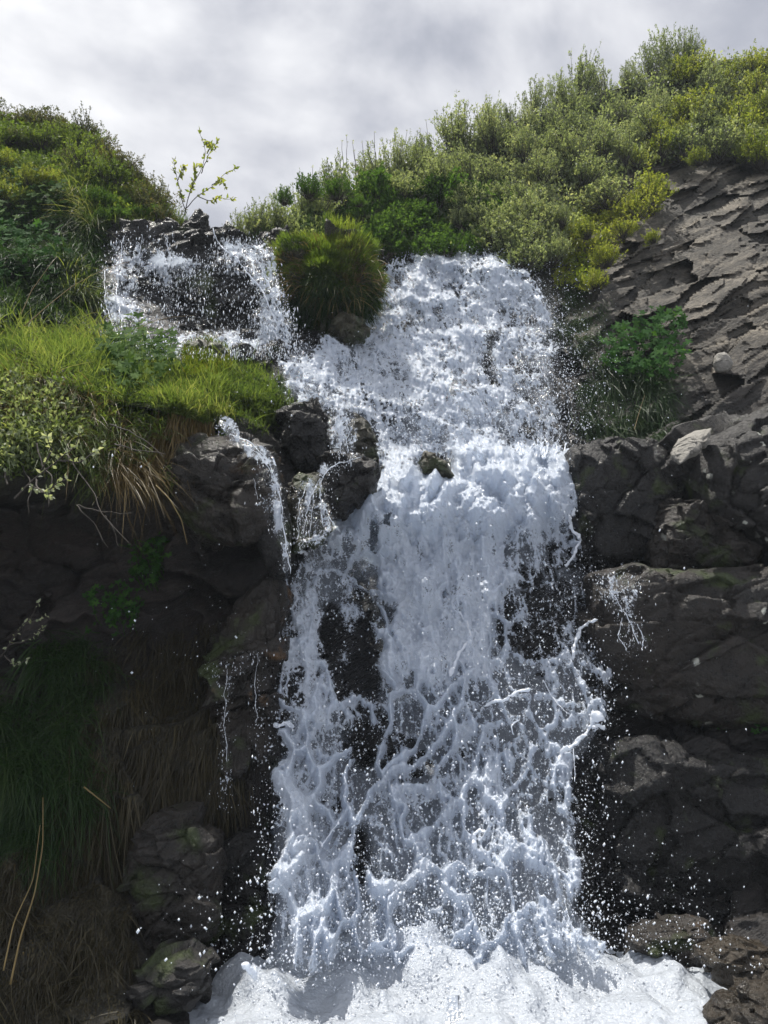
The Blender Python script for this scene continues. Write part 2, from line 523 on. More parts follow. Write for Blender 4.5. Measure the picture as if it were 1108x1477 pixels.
def foam_mat(name, holes=True, film=0.5, white=(.74, .80, .89), detail=60.0):
    """White aerated water that breaks up into clear wet film where the foam attribute is low."""
    m, n, l, out = mat(name)
    geo = n('ShaderNodeNewGeometry'); pos = geo.outputs['Position']
    n1 = n('ShaderNodeTexNoise', i_Scale=detail, i_Detail=4.0, i_Roughness=.65); l(pos, n1.inputs['Vector'])
    n2 = n('ShaderNodeTexVoronoi', i_Scale=detail * 1.2); l(pos, n2.inputs['Vector'])
    b1 = n('ShaderNodeBump', i_Strength=.8, i_Distance=.016); l(n1.outputs['Fac'], b1.inputs['Height'])
    b2 = n('ShaderNodeBump', i_Strength=.6, i_Distance=.007); l(n2.outputs['Distance'], b2.inputs['Height']); l(b1.outputs[0], b2.inputs['Normal'])
    p = n('ShaderNodeBsdfPrincipled', i_Roughness=.16); p.inputs['Base Color'].default_value = (*white, 1)
    p.inputs['Specular IOR Level'].default_value = .6
    l(b2.outputs[0], p.inputs['Normal'])
    tr = n('ShaderNodeBsdfTranslucent'); tr.inputs[0].default_value = (.74, .82, .94, 1); l(b1.outputs[0], tr.inputs['Normal'])
    mx = n('ShaderNodeMixShader', I0=.34); l(p.outputs[0], mx.inputs[1]); l(tr.outputs[0], mx.inputs[2])
    if not holes:
        l(mx.outputs[0], out.inputs[0]); return m
    at = n('ShaderNodeAttribute', attribute_name='foam')
    ad = n('ShaderNodeMath', operation='MULTIPLY_ADD', I1=1.5, I2=-.75); l(n1.outputs['Fac'], ad.inputs[0])
    sm = n('ShaderNodeMath', operation='ADD'); l(ad.outputs[0], sm.inputs[0]); l(at.outputs['Fac'], sm.inputs[1])
    fr = ramp(n, [(.36, 0.0), (.62, 1.0)]); l(sm.outputs[0], fr.inputs[0])
    # clear water: see-through with a milky tint and sharp glints
    tp = n('ShaderNodeBsdfTransparent'); tp.inputs[0].default_value = (.80, .86, .90, 1)
    gl = n('ShaderNodeBsdfGlossy', i_Roughness=.12); l(b2.outputs[0], gl.inputs['Normal'])
    fre = n('ShaderNodeFresnel', i_IOR=1.33); l(b2.outputs[0], fre.inputs['Normal'])
    w1 = n('ShaderNodeMixShader'); l(fre.outputs[0], w1.inputs[0]); l(tp.outputs[0], w1.inputs[1]); l(gl.outputs[0], w1.inputs[2])
    fm = n('ShaderNodeAttribute', attribute_name='film')
    fmm = n('ShaderNodeMath', operation='MULTIPLY', I1=film); l(fm.outputs['Fac'], fmm.inputs[0])
    w2 = n('ShaderNodeMixShader'); l(fmm.outputs[0], w2.inputs[0]); l(w1.outputs[0], w2.inputs[1]); l(mx.outputs[0], w2.inputs[2])
    # nothing at all where there is no film either
    tz = n('ShaderNodeBsdfTransparent')
    w0 = n('ShaderNodeMixShader'); l(fm.outputs['Fac'], w0.inputs[0]); l(tz.outputs[0], w0.inputs[1]); l(w2.outputs[0], w0.inputs[2])
    fin = n('ShaderNodeMixShader'); l(fr.outputs[0], fin.inputs[0]); l(w0.outputs[0], fin.inputs[1]); l(mx.outputs[0], fin.inputs[2])
    l(fin.outputs[0], out.inputs[0])
    return m


M = {}
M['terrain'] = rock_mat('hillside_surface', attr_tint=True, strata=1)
M['wet_black'] = rock_mat('wet_black_rock', c1=(.004, .004, .0045), c2=(.017, .015, .014), wet=.95, moss=.35, sparkle=1.3)
M['wet_brown'] = rock_mat('wet_brown_rock', c1=(.008, .007, .006), c2=(.04, .032, .025), wet=.85, moss=.5, rust=.08)
M['wet_gold'] = rock_mat('wet_golden_stone', c1=(.014, .012, .009), c2=(.06, .046, .03), wet=1.0, rust=.0)
M['boulder'] = rock_mat('lichen_boulder_rock', c1=(.008, .0075, .0075), c2=(.036, .032, .029), wet=.5, lichen=.62, moss=.45, rust=.0)
M['ledge'] = rock_mat('brown_ledge_rock', c1=(.007, .006, .005), c2=(.034, .026, .020), wet=.8, lichen=.15, moss=.4, rust=.0)
M['pale'] = rock_mat('pale_stone_sunlit_facet', c1=(.2, .19, .17), c2=(.38, .36, .32), wet=0.0)  # pale stone; on the boulder facet this tone stands for sunlight
M['slab'] = rock_mat('grey_bedded_rock', c1=(.07, .062, .052), c2=(.24, .215, .18), wet=.25, strata=1, lichen=.3, rust=.15)
M['mossy'] = rock_mat('mossy_rock', c1=(.02, .018, .014), c2=(.06, .055, .03), wet=.8, moss=.9, rust=.2)
M['foam'] = foam_mat('foaming_water')
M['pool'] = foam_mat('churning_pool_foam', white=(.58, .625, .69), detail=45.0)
M['foam_solid'] = foam_mat('white_foam', holes=False, detail=45.0)
M['drops'] = foam_mat('water_drops', holes=False, detail=20.0, white=(.9, .93, .97))
M['willow'] = leaf_mat('willow_leaf', [(.06, .085, .04), (.14, .18, .095), (.24, .29, .17), (.36, .36, .24)], .6)
M['willow_yellow'] = leaf_mat('yellow_green_leaf', [(.07, .10, .02), (.14, .19, .03), (.25, .28, .06), (.28, .28, .10)], .6)
M['bright'] = leaf_mat('bright_green_leaf', [(.03, .07, .018), (.06, .12, .028), (.12, .2, .05)], .55, rough=.7, spec=.08)
M['rhodo'] = leaf_mat('dark_evergreen_leaf', [(.03, .045, .018), (.055, .075, .025), (.11, .11, .04), (.18, .13, .07)], .4, rough=.4)
M['rhodo_green'] = leaf_mat('mid_green_leaf', [(.04, .07, .018), (.09, .14, .03), (.19, .24, .05)], .6)
M['herb'] = leaf_mat('shade_plant_leaf', [(.02, .06, .015), (.04, .11, .025), (.08, .17, .04)], .5, rough=.7, spec=.08)
M['moss'] = leaf_mat('moss_tuft', [(.02, .05, .008), (.05, .09, .012), (.11, .15, .02), (.15, .14, .03)], .45)
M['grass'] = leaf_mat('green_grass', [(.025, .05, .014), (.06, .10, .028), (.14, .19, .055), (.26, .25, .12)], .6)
M['mound_grass'] = leaf_mat('mound_grass', [(.04, .07, .012), (.10, .16, .03), (.19, .25, .05), (.26, .26, .09)], .65)
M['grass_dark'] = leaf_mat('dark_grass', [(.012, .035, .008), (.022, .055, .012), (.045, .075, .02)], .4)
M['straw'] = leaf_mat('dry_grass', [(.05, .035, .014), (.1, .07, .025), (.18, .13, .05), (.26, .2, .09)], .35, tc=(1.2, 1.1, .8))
M['twig'] = leaf_mat('twig_bark', [(.02, .016, .013), (.045, .038, .032), (.08, .07, .06)], 0.0, rough=.8)
M['thatch'] = leaf_mat('shaded_brown_thatch', [(.016, .014, .008), (.035, .029, .015), (.06, .05, .024), (.12, .10, .05)], .25, tc=(1.2, 1.1, .8))  # brown dead grass, darkened past straw: the bank's shade put into colour
M['catkin'] = leaf_mat('pale_catkin', [(.2, .25, .14), (.36, .40, .27), (.5, .52, .42)], .4)

#@@TERRAIN
# ------------------------------------------------------------------ the hillside
VS = [50, 150, 250, 330, 400, 470, 530, 600, 700, 800, 950, 1100, 1300, 1477, 1800]
US = [-404, 0, 150, 300, 400, 480, 600, 750, 850, 1000, 1108, 1512]
DT = [[10.0, 10.0, 10.0, 10.0, 10.0, 10.5, 11.0, 11.5, 11.7, 11.8, 11.8, 11.5],
      [8.8, 8.8, 8.8, 9.5, 9.5, 9.7, 10.0, 10.3, 10.8, 11.0, 10.9, 10.7],
      [7.6, 7.6, 7.8, 8.6, 8.9, 9.1, 9.3, 9.5, 9.7, 9.9, 9.8, 9.6],
      [7.0, 7.0, 7.2, 7.9, 8.2, 8.6, 8.8, 8.8, 9.0, 9.1, 9.0, 8.8],
      [6.4, 6.4, 6.8, 7.5, 7.7, 7.9, 8.3, 8.3, 8.4, 8.5, 8.4, 8.2],
      [5.8, 5.9, 6.5, 7.1, 7.3, 7.6, 7.9, 7.9, 7.9, 8.0, 7.9, 7.6],
      [5.1, 5.1, 5.5, 6.0, 6.6, 7.2, 7.5, 7.5, 7.6, 7.6, 7.5, 7.2],
      [4.45, 4.45, 4.85, 5.2, 5.8, 6.6, 7.0, 7.1, 7.3, 7.3, 7.2, 7.0],
      [4.05, 4.15, 4.7, 5.3, 5.8, 6.3, 6.6, 6.7, 6.9, 6.9, 6.8, 6.6],
      [5.0, 5.2, 5.4, 5.6, 5.8, 6.1, 6.4, 6.4, 6.6, 6.6, 6.5, 6.3],
      [5.0, 5.2, 5.4, 5.5, 5.7, 5.9, 6.1, 6.1, 6.2, 6.2, 6.1, 5.8],
      [4.75, 4.8, 5.0, 5.2, 5.5, 5.7, 5.9, 5.9, 5.9, 5.9, 5.8, 5.5],
      [4.45, 4.5, 4.65, 4.85, 5.2, 5.4, 5.6, 5.6, 5.6, 5.5, 5.4, 5.2],
      [4.1, 4.12, 4.25, 4.4, 4.7, 5.1, 5.3, 5.3, 5.2, 5.0, 4.8, 4.6],
      [2.9, 3.0, 3.2, 3.6, 4.0, 4.4, 4.6, 4.6, 4.5, 4.3, 4.1, 4.0]]
DT = np.array(DT)
tmp = np.stack([np.interp(gu, US, r) for r in DT])
DMAP = np.stack([np.interp(gv, VS, tmp[:, i]) for i in range(GW)], 1)
DMAP = blur(DMAP, 16)


def D(u, v): return look(DMAP, u, v)


SKY = np.array([(-404, 150), (-100, 150), (0, 165), (60, 175), (130, 190), (190, 245), (240, 305), (262, 325), (330, 335), (400, 318), (450, 300),
                (520, 272), (600, 235), (700, 195), (800, 155), (900, 125), (960, 108), (1000, 90), (1108, 80), (1512, 40)], float)
def vsky(u): return np.interp(u, SKY[:, 0], SKY[:, 1])

OUTCROP = [(880, 262), (960, 225), (1040, 215), (1200, 230), (1400, 250), (1400, 620), (1108, 600), (1000, 640), (900, 640), (860, 560), (800, 440), (790, 400), (840, 330)]
WATERZONE = [(380, 1480), (380, 1100), (400, 850), (440, 780), (520, 700), (520, 640), (400, 560), (150, 500), (150, 330), (330, 320), (420, 480), (540, 470), (560, 380), (780, 380), (810, 620), (850, 700), (880, 1000), (860, 1350), (900, 1480)]
m_out = paint(0, [(OUTCROP, 1, 8)])
m_wz = paint(0, [(WATERZONE, 1, 14)])
m_wet = paint(.6, [([(-404, -104), (1512, -104), (1512, 420), (600, 420), (150, 300), (-404, 420)], .1, 60), (OUTCROP, .15, 30), (WATERZONE, 1, 40), ([(-404, 900), (380, 900), (380, 1800), (-404, 1800)], .35, 40), ([(800, 380), (850, 480), (880, 640), (800, 640)], 1, 20)])


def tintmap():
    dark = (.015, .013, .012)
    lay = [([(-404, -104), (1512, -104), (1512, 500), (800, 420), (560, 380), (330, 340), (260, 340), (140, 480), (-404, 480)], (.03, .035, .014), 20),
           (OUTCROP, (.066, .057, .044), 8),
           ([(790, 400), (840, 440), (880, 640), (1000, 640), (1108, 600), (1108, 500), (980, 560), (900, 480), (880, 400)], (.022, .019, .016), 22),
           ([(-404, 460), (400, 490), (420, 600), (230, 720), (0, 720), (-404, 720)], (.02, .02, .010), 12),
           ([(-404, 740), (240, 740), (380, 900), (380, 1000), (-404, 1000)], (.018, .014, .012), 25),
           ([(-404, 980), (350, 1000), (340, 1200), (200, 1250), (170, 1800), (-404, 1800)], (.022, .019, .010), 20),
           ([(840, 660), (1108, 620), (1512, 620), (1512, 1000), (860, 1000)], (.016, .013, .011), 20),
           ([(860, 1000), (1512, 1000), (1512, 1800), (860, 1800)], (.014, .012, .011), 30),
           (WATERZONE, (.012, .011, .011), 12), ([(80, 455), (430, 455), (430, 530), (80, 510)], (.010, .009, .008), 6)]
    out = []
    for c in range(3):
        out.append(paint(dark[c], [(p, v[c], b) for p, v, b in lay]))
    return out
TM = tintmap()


def terrain_disp(p, u, v):
    o = look(m_out, u, v); w = look(m_wz, u, v)
    rs = rotm('Y', -33)
    lo, _ = facets(p, (.95, .9, .62), rotm('Y', 12), 3)
    mid, _ = facets(p, (.36, .4, .24), rotm('Y', -14), 11)
    s1, r1 = facets(p + fbm(p * 1.3, 3, 5)[..., None] * .06, (1.0, 1.0, .30), rs, 21, .16)
    s2, r2 = facets(p, (.46, .5, .13), rs, 31, .14)
    f = fbm(p * 5, 4, 41)
    d = (lo * .16 + mid * .07) * (1 - o) + (s1 * .15 + s2 * .055) * o
    d = d * (1 - .45 * w) + f * .035 * (1 - .5 * o) + fbm(p * 22, 3, 44) * .007 + o * .010 * fbm((p @ rs) * np.array([9, 9, 42]), 3, 46)
    shade = (r1 - .5) * .55 + (r2 - .5) * .6
    return d, o, shade


TU = np.concatenate([np.arange(-404, -20, 14), np.arange(-20, 1130, 2.4), np.arange(1132, 1512, 14)])
NROW = 640
TT = np.linspace(0, 1, NROW)
def build_terrain():
    U = np.broadcast_to(TU[None], (NROW, len(TU)))
    vs = vsky(TU)[None]
    V = vs + TT[:, None] * (1790 - vs)
    p = P(U, V, D(U, V))
    d, o, shade = terrain_disp(p, U, V)
    p = P(U, V, D(U, V) - d)
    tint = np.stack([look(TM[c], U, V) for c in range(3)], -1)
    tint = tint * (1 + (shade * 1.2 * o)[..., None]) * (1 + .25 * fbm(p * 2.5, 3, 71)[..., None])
    wet = np.clip(look(m_wet, U, V), 0, 1)
    # plateau behind the skyline
    rows = []
    for k, dy in enumerate((.15, .5, 1.2, 3, 8, 20)):
        r = p[0].copy(); r[:, 1] += dy; r[:, 2] -= .02 + .03 * dy; r[:, 0] *= 1 + dy * .05; rows.insert(0, r)
    P2 = np.concatenate([np.stack(rows), p]); nr = len(P2)
    t2 = np.concatenate([np.repeat(tint[:1], 6, 0), tint]); w2 = np.concatenate([np.repeat(wet[:1], 6, 0), wet])
    f = gridfaces(nr, len(TU))
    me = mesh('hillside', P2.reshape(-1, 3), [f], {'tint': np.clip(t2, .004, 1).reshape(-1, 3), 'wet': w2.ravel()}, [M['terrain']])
    fl = (look(m_out, U, V) < .5)[:-1, :-1]; fl = np.concatenate([np.ones((6, fl.shape[1]), bool), fl])
    me.polygons.foreach_set('use_smooth', fl.ravel()[:len(me.polygons)])
    obj('hillside', me, kind='structure')
    return p
TP = build_terrain()


def surf(u, v, lift=0.0):
    """Point on the hillside seen at pixel (u, v)."""
    u = np.asarray(u, float); v = np.asarray(v, float)
    vs = vsky(u); t = np.clip((v - vs) / (1790 - vs), 0, 1) * (NROW - 1)
    i = np.clip(t.astype(int), 0, NROW - 2); ft = (t - i)[..., None]
    ju = np.interp(u, TU, np.arange(len(TU))); j = np.clip(ju.astype(int), 0, len(TU) - 2); fu = (ju - j)[..., None]
    p = (TP[i, j] * (1 - fu) + TP[i, j + 1] * fu) * (1 - ft) + (TP[i + 1, j] * (1 - fu) + TP[i + 1, j + 1] * fu) * ft
    if np.any(lift): p = p + unit(np.array([0, 0, CAMZ]) - p) * np.asarray(lift)[..., None]
    return p


# the ground all round, under the pool and behind the camera
gp = bpy.data.meshes.new('streambed')
a = np.concatenate([[0], np.geomspace(2, 36, 10)]); th = np.arange(48) * 2 * math.pi / 48
gx = (a[:, None] * np.cos(th)); gy = a[:, None] * np.sin(th)
gpv = np.stack([gx, np.clip(gy + 3, -2.9, 44), np.full(gx.shape, -.75)], -1)
gf = gridfaces(len(a), 48, closed=True)
me = mesh('streambed', gpv.reshape(-1, 3), [gf], {'tint': np.tile([.05, .045, .035], (gpv.size // 3, 1)), 'wet': np.full(gpv.size // 3, .5)}, [M['terrain']])
obj('streambed', me, kind='structure')

#@@ROCKS
# ------------------------------------------------------------------ rocks with the outlines the photo shows
def rock(name, poly, Y, thick, material, label, cat='rock', power=3.0, seed=1, amp=.06, size=(.3, .3, .2), lean=0.0, group=None, A=240, Rn=60, rot=10, center=None, tilt=0.0, fine=1.0):
    poly = np.array(poly, float)
    c = np.array(center, float) if center else poly.mean(0)
    C = P(c[0], c[1], Y)
    B = P(poly[:, 0], poly[:, 1], Y)
    b2 = np.stack([B[:, 0] - C[0], B[:, 2] - C[2]], -1)
    th = np.arange(A) * 2 * math.pi / A
    dr = np.stack([np.cos(th), np.sin(th)], -1); rad = np.zeros(A)
    for i in range(len(b2)):
        p0, p1 = b2[i], b2[(i + 1) % len(b2)]; e = p1 - p0
        den = dr[:, 0] * e[1] - dr[:, 1] * e[0]; den = np.where(abs(den) < 1e-9, 1e-9, den)
        t = (p0[0] * e[1] - p0[1] * e[0]) / den; s_ = (p0[0] * dr[:, 1] - p0[1] * dr[:, 0]) / den
        ok = (t > 0) & (s_ >= -1e-6) & (s_ <= 1 + 1e-6); rad = np.where(ok, np.maximum(rad, t), rad)
    k = np.array([.25, .5, .25]); rad = np.convolve(np.concatenate([rad[-1:], rad, rad[:1]]), k, 'valid')
    r = np.sin(np.linspace(0, math.pi / 2, Rn)); prof = (1 - r ** power) ** (1 / power)
    def shell(sgn, rr, pf):
        x = C[0] + rr[:, None] * rad * dr[:, 0]; z = C[2] + rr[:, None] * rad * dr[:, 1]
        y = Y + sgn * thick * pf[:, None] + 0 * x + lean * (z - C[2]) + tilt * (x - C[0])
        return np.stack([x, y, z], -1)
    f = shell(-1, r, prof); b = shell(1, r[::-1][1:], prof[::-1][1:])
    p = np.concatenate([f, b]); ctr = np.array([C[0], Y, C[2]])
    nrm = unit((p - ctr) / np.array([max(rad.mean(), .05), thick, max(rad.mean(), .05)]) ** 2)
    h, rid = facets(p + seed * 3.7, size, rotm('Y', rot), seed, .13)
    h2, _ = facets(p + seed, np.array(size) * .38, rotm('Y', rot - 20), seed + 5, .15)
    d = h * amp * 1.35 + h2 * amp * .5 + fbm(p * 9, 3, seed) * amp * .22 * fine + fbm(p * 35, 2, seed + 9) * .004 * fine
    p = p + nrm * (d - amp * .25)[..., None]
    p[0] = p[0].mean(0); p[-1] = p[-1].mean(0)
    me = mesh(name, p.reshape(-1, 3), [gridfaces(len(p), A, closed=True)], None, [M[material]], smooth=A < 200)
    return obj(name, me, label=label, cat=cat, group=group)


rock('boulder', [(962, 655), (985, 628), (1030, 612), (1108, 590), (1240, 560), (1360, 640), (1340, 800), (1200, 850), (1108, 830), (1060, 790), (1000, 735), (965, 690)], 6.35, .55, 'boulder',
     'large dark boulder spotted with pale lichen above the right ledge', 'boulder', 2.6, 3, .10, (.7, .6, .4), center=(1110, 705), rot=-15)
rock('sunlit_facet', [(962, 658), (985, 628), (1010, 615), (1040, 607), (1020, 640), (1000, 660), (985, 668), (967, 681)], 5.83, .10, 'pale',  # boulder's sunlit facet as a separate piece, sunlight put into its pale colour
     'sunlit facet at the left tip of the lichen boulder, its light put into pale colour', 'rock', 2.2, 5, .012, (.15, .1, .08), center=(1000, 643), lean=.9)
rock('boulder', [(818, 660), (845, 640), (880, 627), (925, 640), (950, 648), (985, 690), (980, 760), (950, 812), (880, 820), (835, 810), (820, 740)], 6.45, .30, 'wet_black',
     'black wet boulder directly right of the foaming step', 'boulder', 3.4, 8, .06, (.5, .4, .5), rot=5)
rock('boulder', [(935, 745), (955, 720), (1000, 712), (1040, 740), (1100, 800), (1080, 828), (940, 828), (930, 790)], 6.25, .22, 'ledge',
     'brown stone wedged under the lichen boulder', 'boulder', 2.6, 12, .06, (.3, .3, .25))
rock('rock_ledge', [(845, 835), (900, 822), (1000, 826), (1108, 822), (1300, 830), (1360, 960), (1300, 1080), (1108, 1060), (960, 1050), (880, 1010), (850, 950), (838, 880)], 6.05, .45, 'ledge',
     'broad brown rock ledge wet along its top edge right of the fall', 'rock ledge', 4.0, 17, .07, (.8, .6, .35), rot=-4, center=(1040, 930))
rock('boulder', [(860, 1060), (960, 1055), (1060, 1075), (1250, 1080), (1300, 1300), (1200, 1350), (1040, 1340), (930, 1330), (865, 1290), (845, 1170)], 5.85, .40, 'wet_black',
     'huge dark shaded boulder beneath the right ledge', 'boulder', 3.4, 23, .10, (.7, .6, .45), center=(1030, 1200))
rock('stone', [(905, 1338), (950, 1325), (1010, 1330), (1035, 1352), (1020, 1385), (950, 1380), (910, 1365)], 5.0, .16, 'wet_brown',
     'flat wet brown stone at the right edge of the pool', 'stone', 2.5, 29, .03, (.2, .2, .12))
rock('stone', [(1010, 1372), (1050, 1352), (1100, 1362), (1150, 1380), (1150, 1420), (1070, 1425), (1020, 1405)], 4.6, .16, 'wet_gold',
     'golden brown wet stone just above the lower right corner', 'stone', 2.5, 31, .03, (.2, .2, .12))
rock('stone', [(1040, 1440), (1080, 1422), (1150, 1420), (1200, 1480), (1150, 1520), (1060, 1510), (1030, 1470)], 4.15, .16, 'wet_gold',
     'golden wet stone cut by the lower right corner', 'stone', 2.5, 37, .03, (.2, .2, .12))
rock('stone', [(1032, 512), (1048, 508), (1056, 525), (1050, 538), (1034, 538), (1029, 525)], 7.35, .07, 'pale',
     'small pale upright stone on the bedded grey rock face', 'stone', 2.4, 41, .008, (.1, .1, .1), A=60, Rn=20)
# beside the fall on the left
rock('rock', [(400, 600), (425, 585), (455, 582), (478, 610), (485, 650), (470, 680), (430, 690), (400, 660)], 6.0, .26, 'wet_black',
     'dark hollowed rock with grass blades beneath the foam shelf', 'rock', 2.8, 43, .05, (.25, .25, .2))
rock('rock', [(462, 675), (485, 660), (520, 655), (548, 672), (548, 705), (525, 728), (498, 748), (470, 745), (452, 720), (455, 690)], 5.60, .22, 'wet_black',
     'angular black rock beside the foam with a trickle along its top', 'rock', 2.8, 47, .045, (.25, .25, .2))
rock('rock', [(412, 690), (430, 680), (462, 683), (478, 720), (482, 765), (455, 790), (425, 800), (412, 750)], 5.58, .16, 'mossy',
     'mossy rock pillar washed by a small trickle', 'rock', 2.8, 53, .04, (.2, .25, .2))
rock('rock', [(495, 612), (510, 600), (530, 612), (545, 640), (548, 668), (520, 665), (500, 650)], 6.25, .16, 'mossy',
     'olive mossy rock rising at the left edge of the upper fall', 'rock', 2.4, 59, .035, (.2, .2, .15))
rock('boulder', [(236, 690), (260, 655), (300, 640), (350, 640), (400, 655), (410, 700), (400, 760), (350, 790), (290, 780), (245, 750)], 5.35, .40, 'wet_brown',
     'rounded overhanging brown rock under the mossy bank', 'boulder', 2.6, 61, .07, (.45, .4, .3))
rock('rock', [(352, 655), (372, 640), (395, 655), (412, 700), (420, 770), (412, 830), (385, 830), (362, 760), (352, 700)], 5.25, .18, 'wet_black',
     'smooth wet rock rib with a thin stream down its edge', 'rock', 2.4, 67, .03, (.3, .3, .5))
rock('rock', [(372, 850), (395, 833), (412, 845), (418, 885), (415, 960), (410, 1080), (395, 1180), (385, 1340), (340, 1350), (325, 1180), (320, 1020), (300, 960), (302, 910), (340, 880)], 5.45, .30, 'wet_brown',
     'tall dark wet buttress left of the lower fall', 'rock', 3.0, 71, .08, (.35, .35, .3), center=(368, 1000))
rock('rock', [(292, 965), (330, 940), (372, 918), (385, 935), (360, 975), (335, 1010), (300, 1020)], 5.15, .14, 'wet_brown',
     'glistening wet shelf jutting from the buttress', 'rock', 2.4, 73, .04, (.2, .2, .12), lean=.4)
rock('boulder', [(196, 1190), (230, 1172), (290, 1172), (325, 1200), (330, 1290), (310, 1355), (240, 1370), (200, 1340), (190, 1260)], 4.75, .25, 'wet_brown',
     'large dark boulder in the shade left of the pool', 'boulder', 3.0, 79, .06, (.4, .4, .25))
rock('boulder', [(196, 1395), (230, 1368), (270, 1362), (308, 1380), (310, 1420), (285, 1455), (230, 1468), (200, 1440)], 4.35, .18, 'boulder',
     'wet grey boulder glinting at the lower left of the foam', 'boulder', 2.6, 83, .035, (.3, .3, .15))
rock('boulder', [(318, 1220), (350, 1200), (395, 1210), (400, 1300), (395, 1390), (340, 1405), (312, 1340)], 5.0, .2, 'wet_black',
     'black wet boulder between the shaded boulder and the fall', 'boulder', 2.8, 89, .05, (.3, .3, .3))
# upper left
rock('rock', [(243, 352), (262, 330), (290, 308), (303, 322), (305, 355), (300, 375), (262, 378), (244, 372)], 7.55, .22, 'wet_black',
     'pointed black rock on the lip of the thin upper fall', 'rock', 2.6, 97, .05, (.25, .25, .2))
rock('rock', [(316, 335), (328, 322), (342, 330), (345, 345), (330, 350), (316, 346)], 7.7, .14, 'wet_black',
     'small black rock on the lip right of the pointed one', 'rock', 2.4, 101, .025, (.15, .15, .15), A=120, Rn=30)
rock('rock', [(372, 345), (390, 332), (412, 330), (425, 350), (412, 368), (385, 372)], 7.75, .16, 'wet_black',
     'dark rock beside the moss mound at the top of the side fall', 'rock', 2.6, 103, .03, (.15, .15, .15), A=120, Rn=30)
rock('cliff_block', [(155, 345), (200, 330), (245, 332), (300, 345), (345, 350), (372, 375), (378, 430), (372, 490), (300, 505), (220, 500), (180, 480), (158, 440), (148, 390)], 7.55, .45, 'wet_black',
     'broad black rock step behind the thin spray of the upper fall', 'rock', 4.5, 107, .08, (.5, .4, .22), center=(265, 420), rot=-8)
rock('rock_slab', [(88, 465), (110, 458), (150, 478), (190, 500), (200, 512), (150, 510), (110, 495)], 6.3, .14, 'wet_black',
     'tilted wet slab glinting at the foot of the left slope', 'rock', 2.6, 109, .02, (.4, .3, .1), center=(140, 486), lean=.5, A=140, Rn=36)
for i, (pl, Y, lb) in enumerate([
        ([(335, 488), (350, 478), (370, 480), (378, 492), (365, 500), (340, 500)], 6.9, 'small rounded black stone left of the foam shelf'),
        ([(378, 500), (392, 490), (410, 494), (416, 510), (412, 535), (392, 545), (378, 525)], 6.75, 'dark knobbly stone at the left end of the foam shelf'),
        ([(345, 515), (362, 503), (380, 510), (392, 530), (385, 548), (355, 545)], 6.6, 'low wet stone behind the grassy tuft beside the foam'),
        ([(392, 545), (405, 538), (415, 550), (416, 572), (398, 578), (388, 562)], 6.4, 'small dark stone above the hollowed rock')]):
    rock('stone', pl, Y, .1, 'wet_black', lb, 'stone', 2.5, 113 + i * 7, .02, (.12, .12, .1), A=100, Rn=28)
for i, (pl, Y, lb) in enumerate([
        ([(196, 500), (215, 488), (245, 486), (262, 496), (258, 515), (210, 518)], 6.45, 'low wet stone at the foot of the thin fall, left of the mossy hump'),
        ([(330, 505), (345, 496), (362, 500), (366, 520), (340, 530), (328, 520)], 6.5, 'wet stone touching the right side of the mossy hump')]):
    rock('stone', pl, Y, .12, 'wet_black', lb, 'stone', 2.5, 163 + i * 7, .02, (.12, .12, .1), A=100, Rn=28)
rock('mossy_hump', [(262, 525), (268, 503), (290, 492), (315, 494), (332, 508), (334, 535), (300, 545), (268, 545)], 6.2, .16, 'mossy',
     'small moss-covered hump between the bank grass and the foam shelf', 'mossy rock', 2.3, 181, .03, (.15, .15, .12), A=120, Rn=30)
# in the water
rock('rock', [(604, 668), (612, 654), (630, 655), (650, 668), (655, 688), (630, 692), (608, 686)], 6.15, .12, 'mossy',
     'olive brown rock poking out in the middle of the fall', 'rock', 2.4, 131, .025, (.12, .12, .1), A=120, Rn=30)
rock('rock', [(480, 462), (495, 455), (515, 458), (530, 472), (525, 492), (490, 495), (478, 480)], 7.15, .16, 'mossy',
     'mossy stone at the foot of the grass mound', 'rock', 2.4, 139, .03, (.15, .15, .12), A=120, Rn=30)

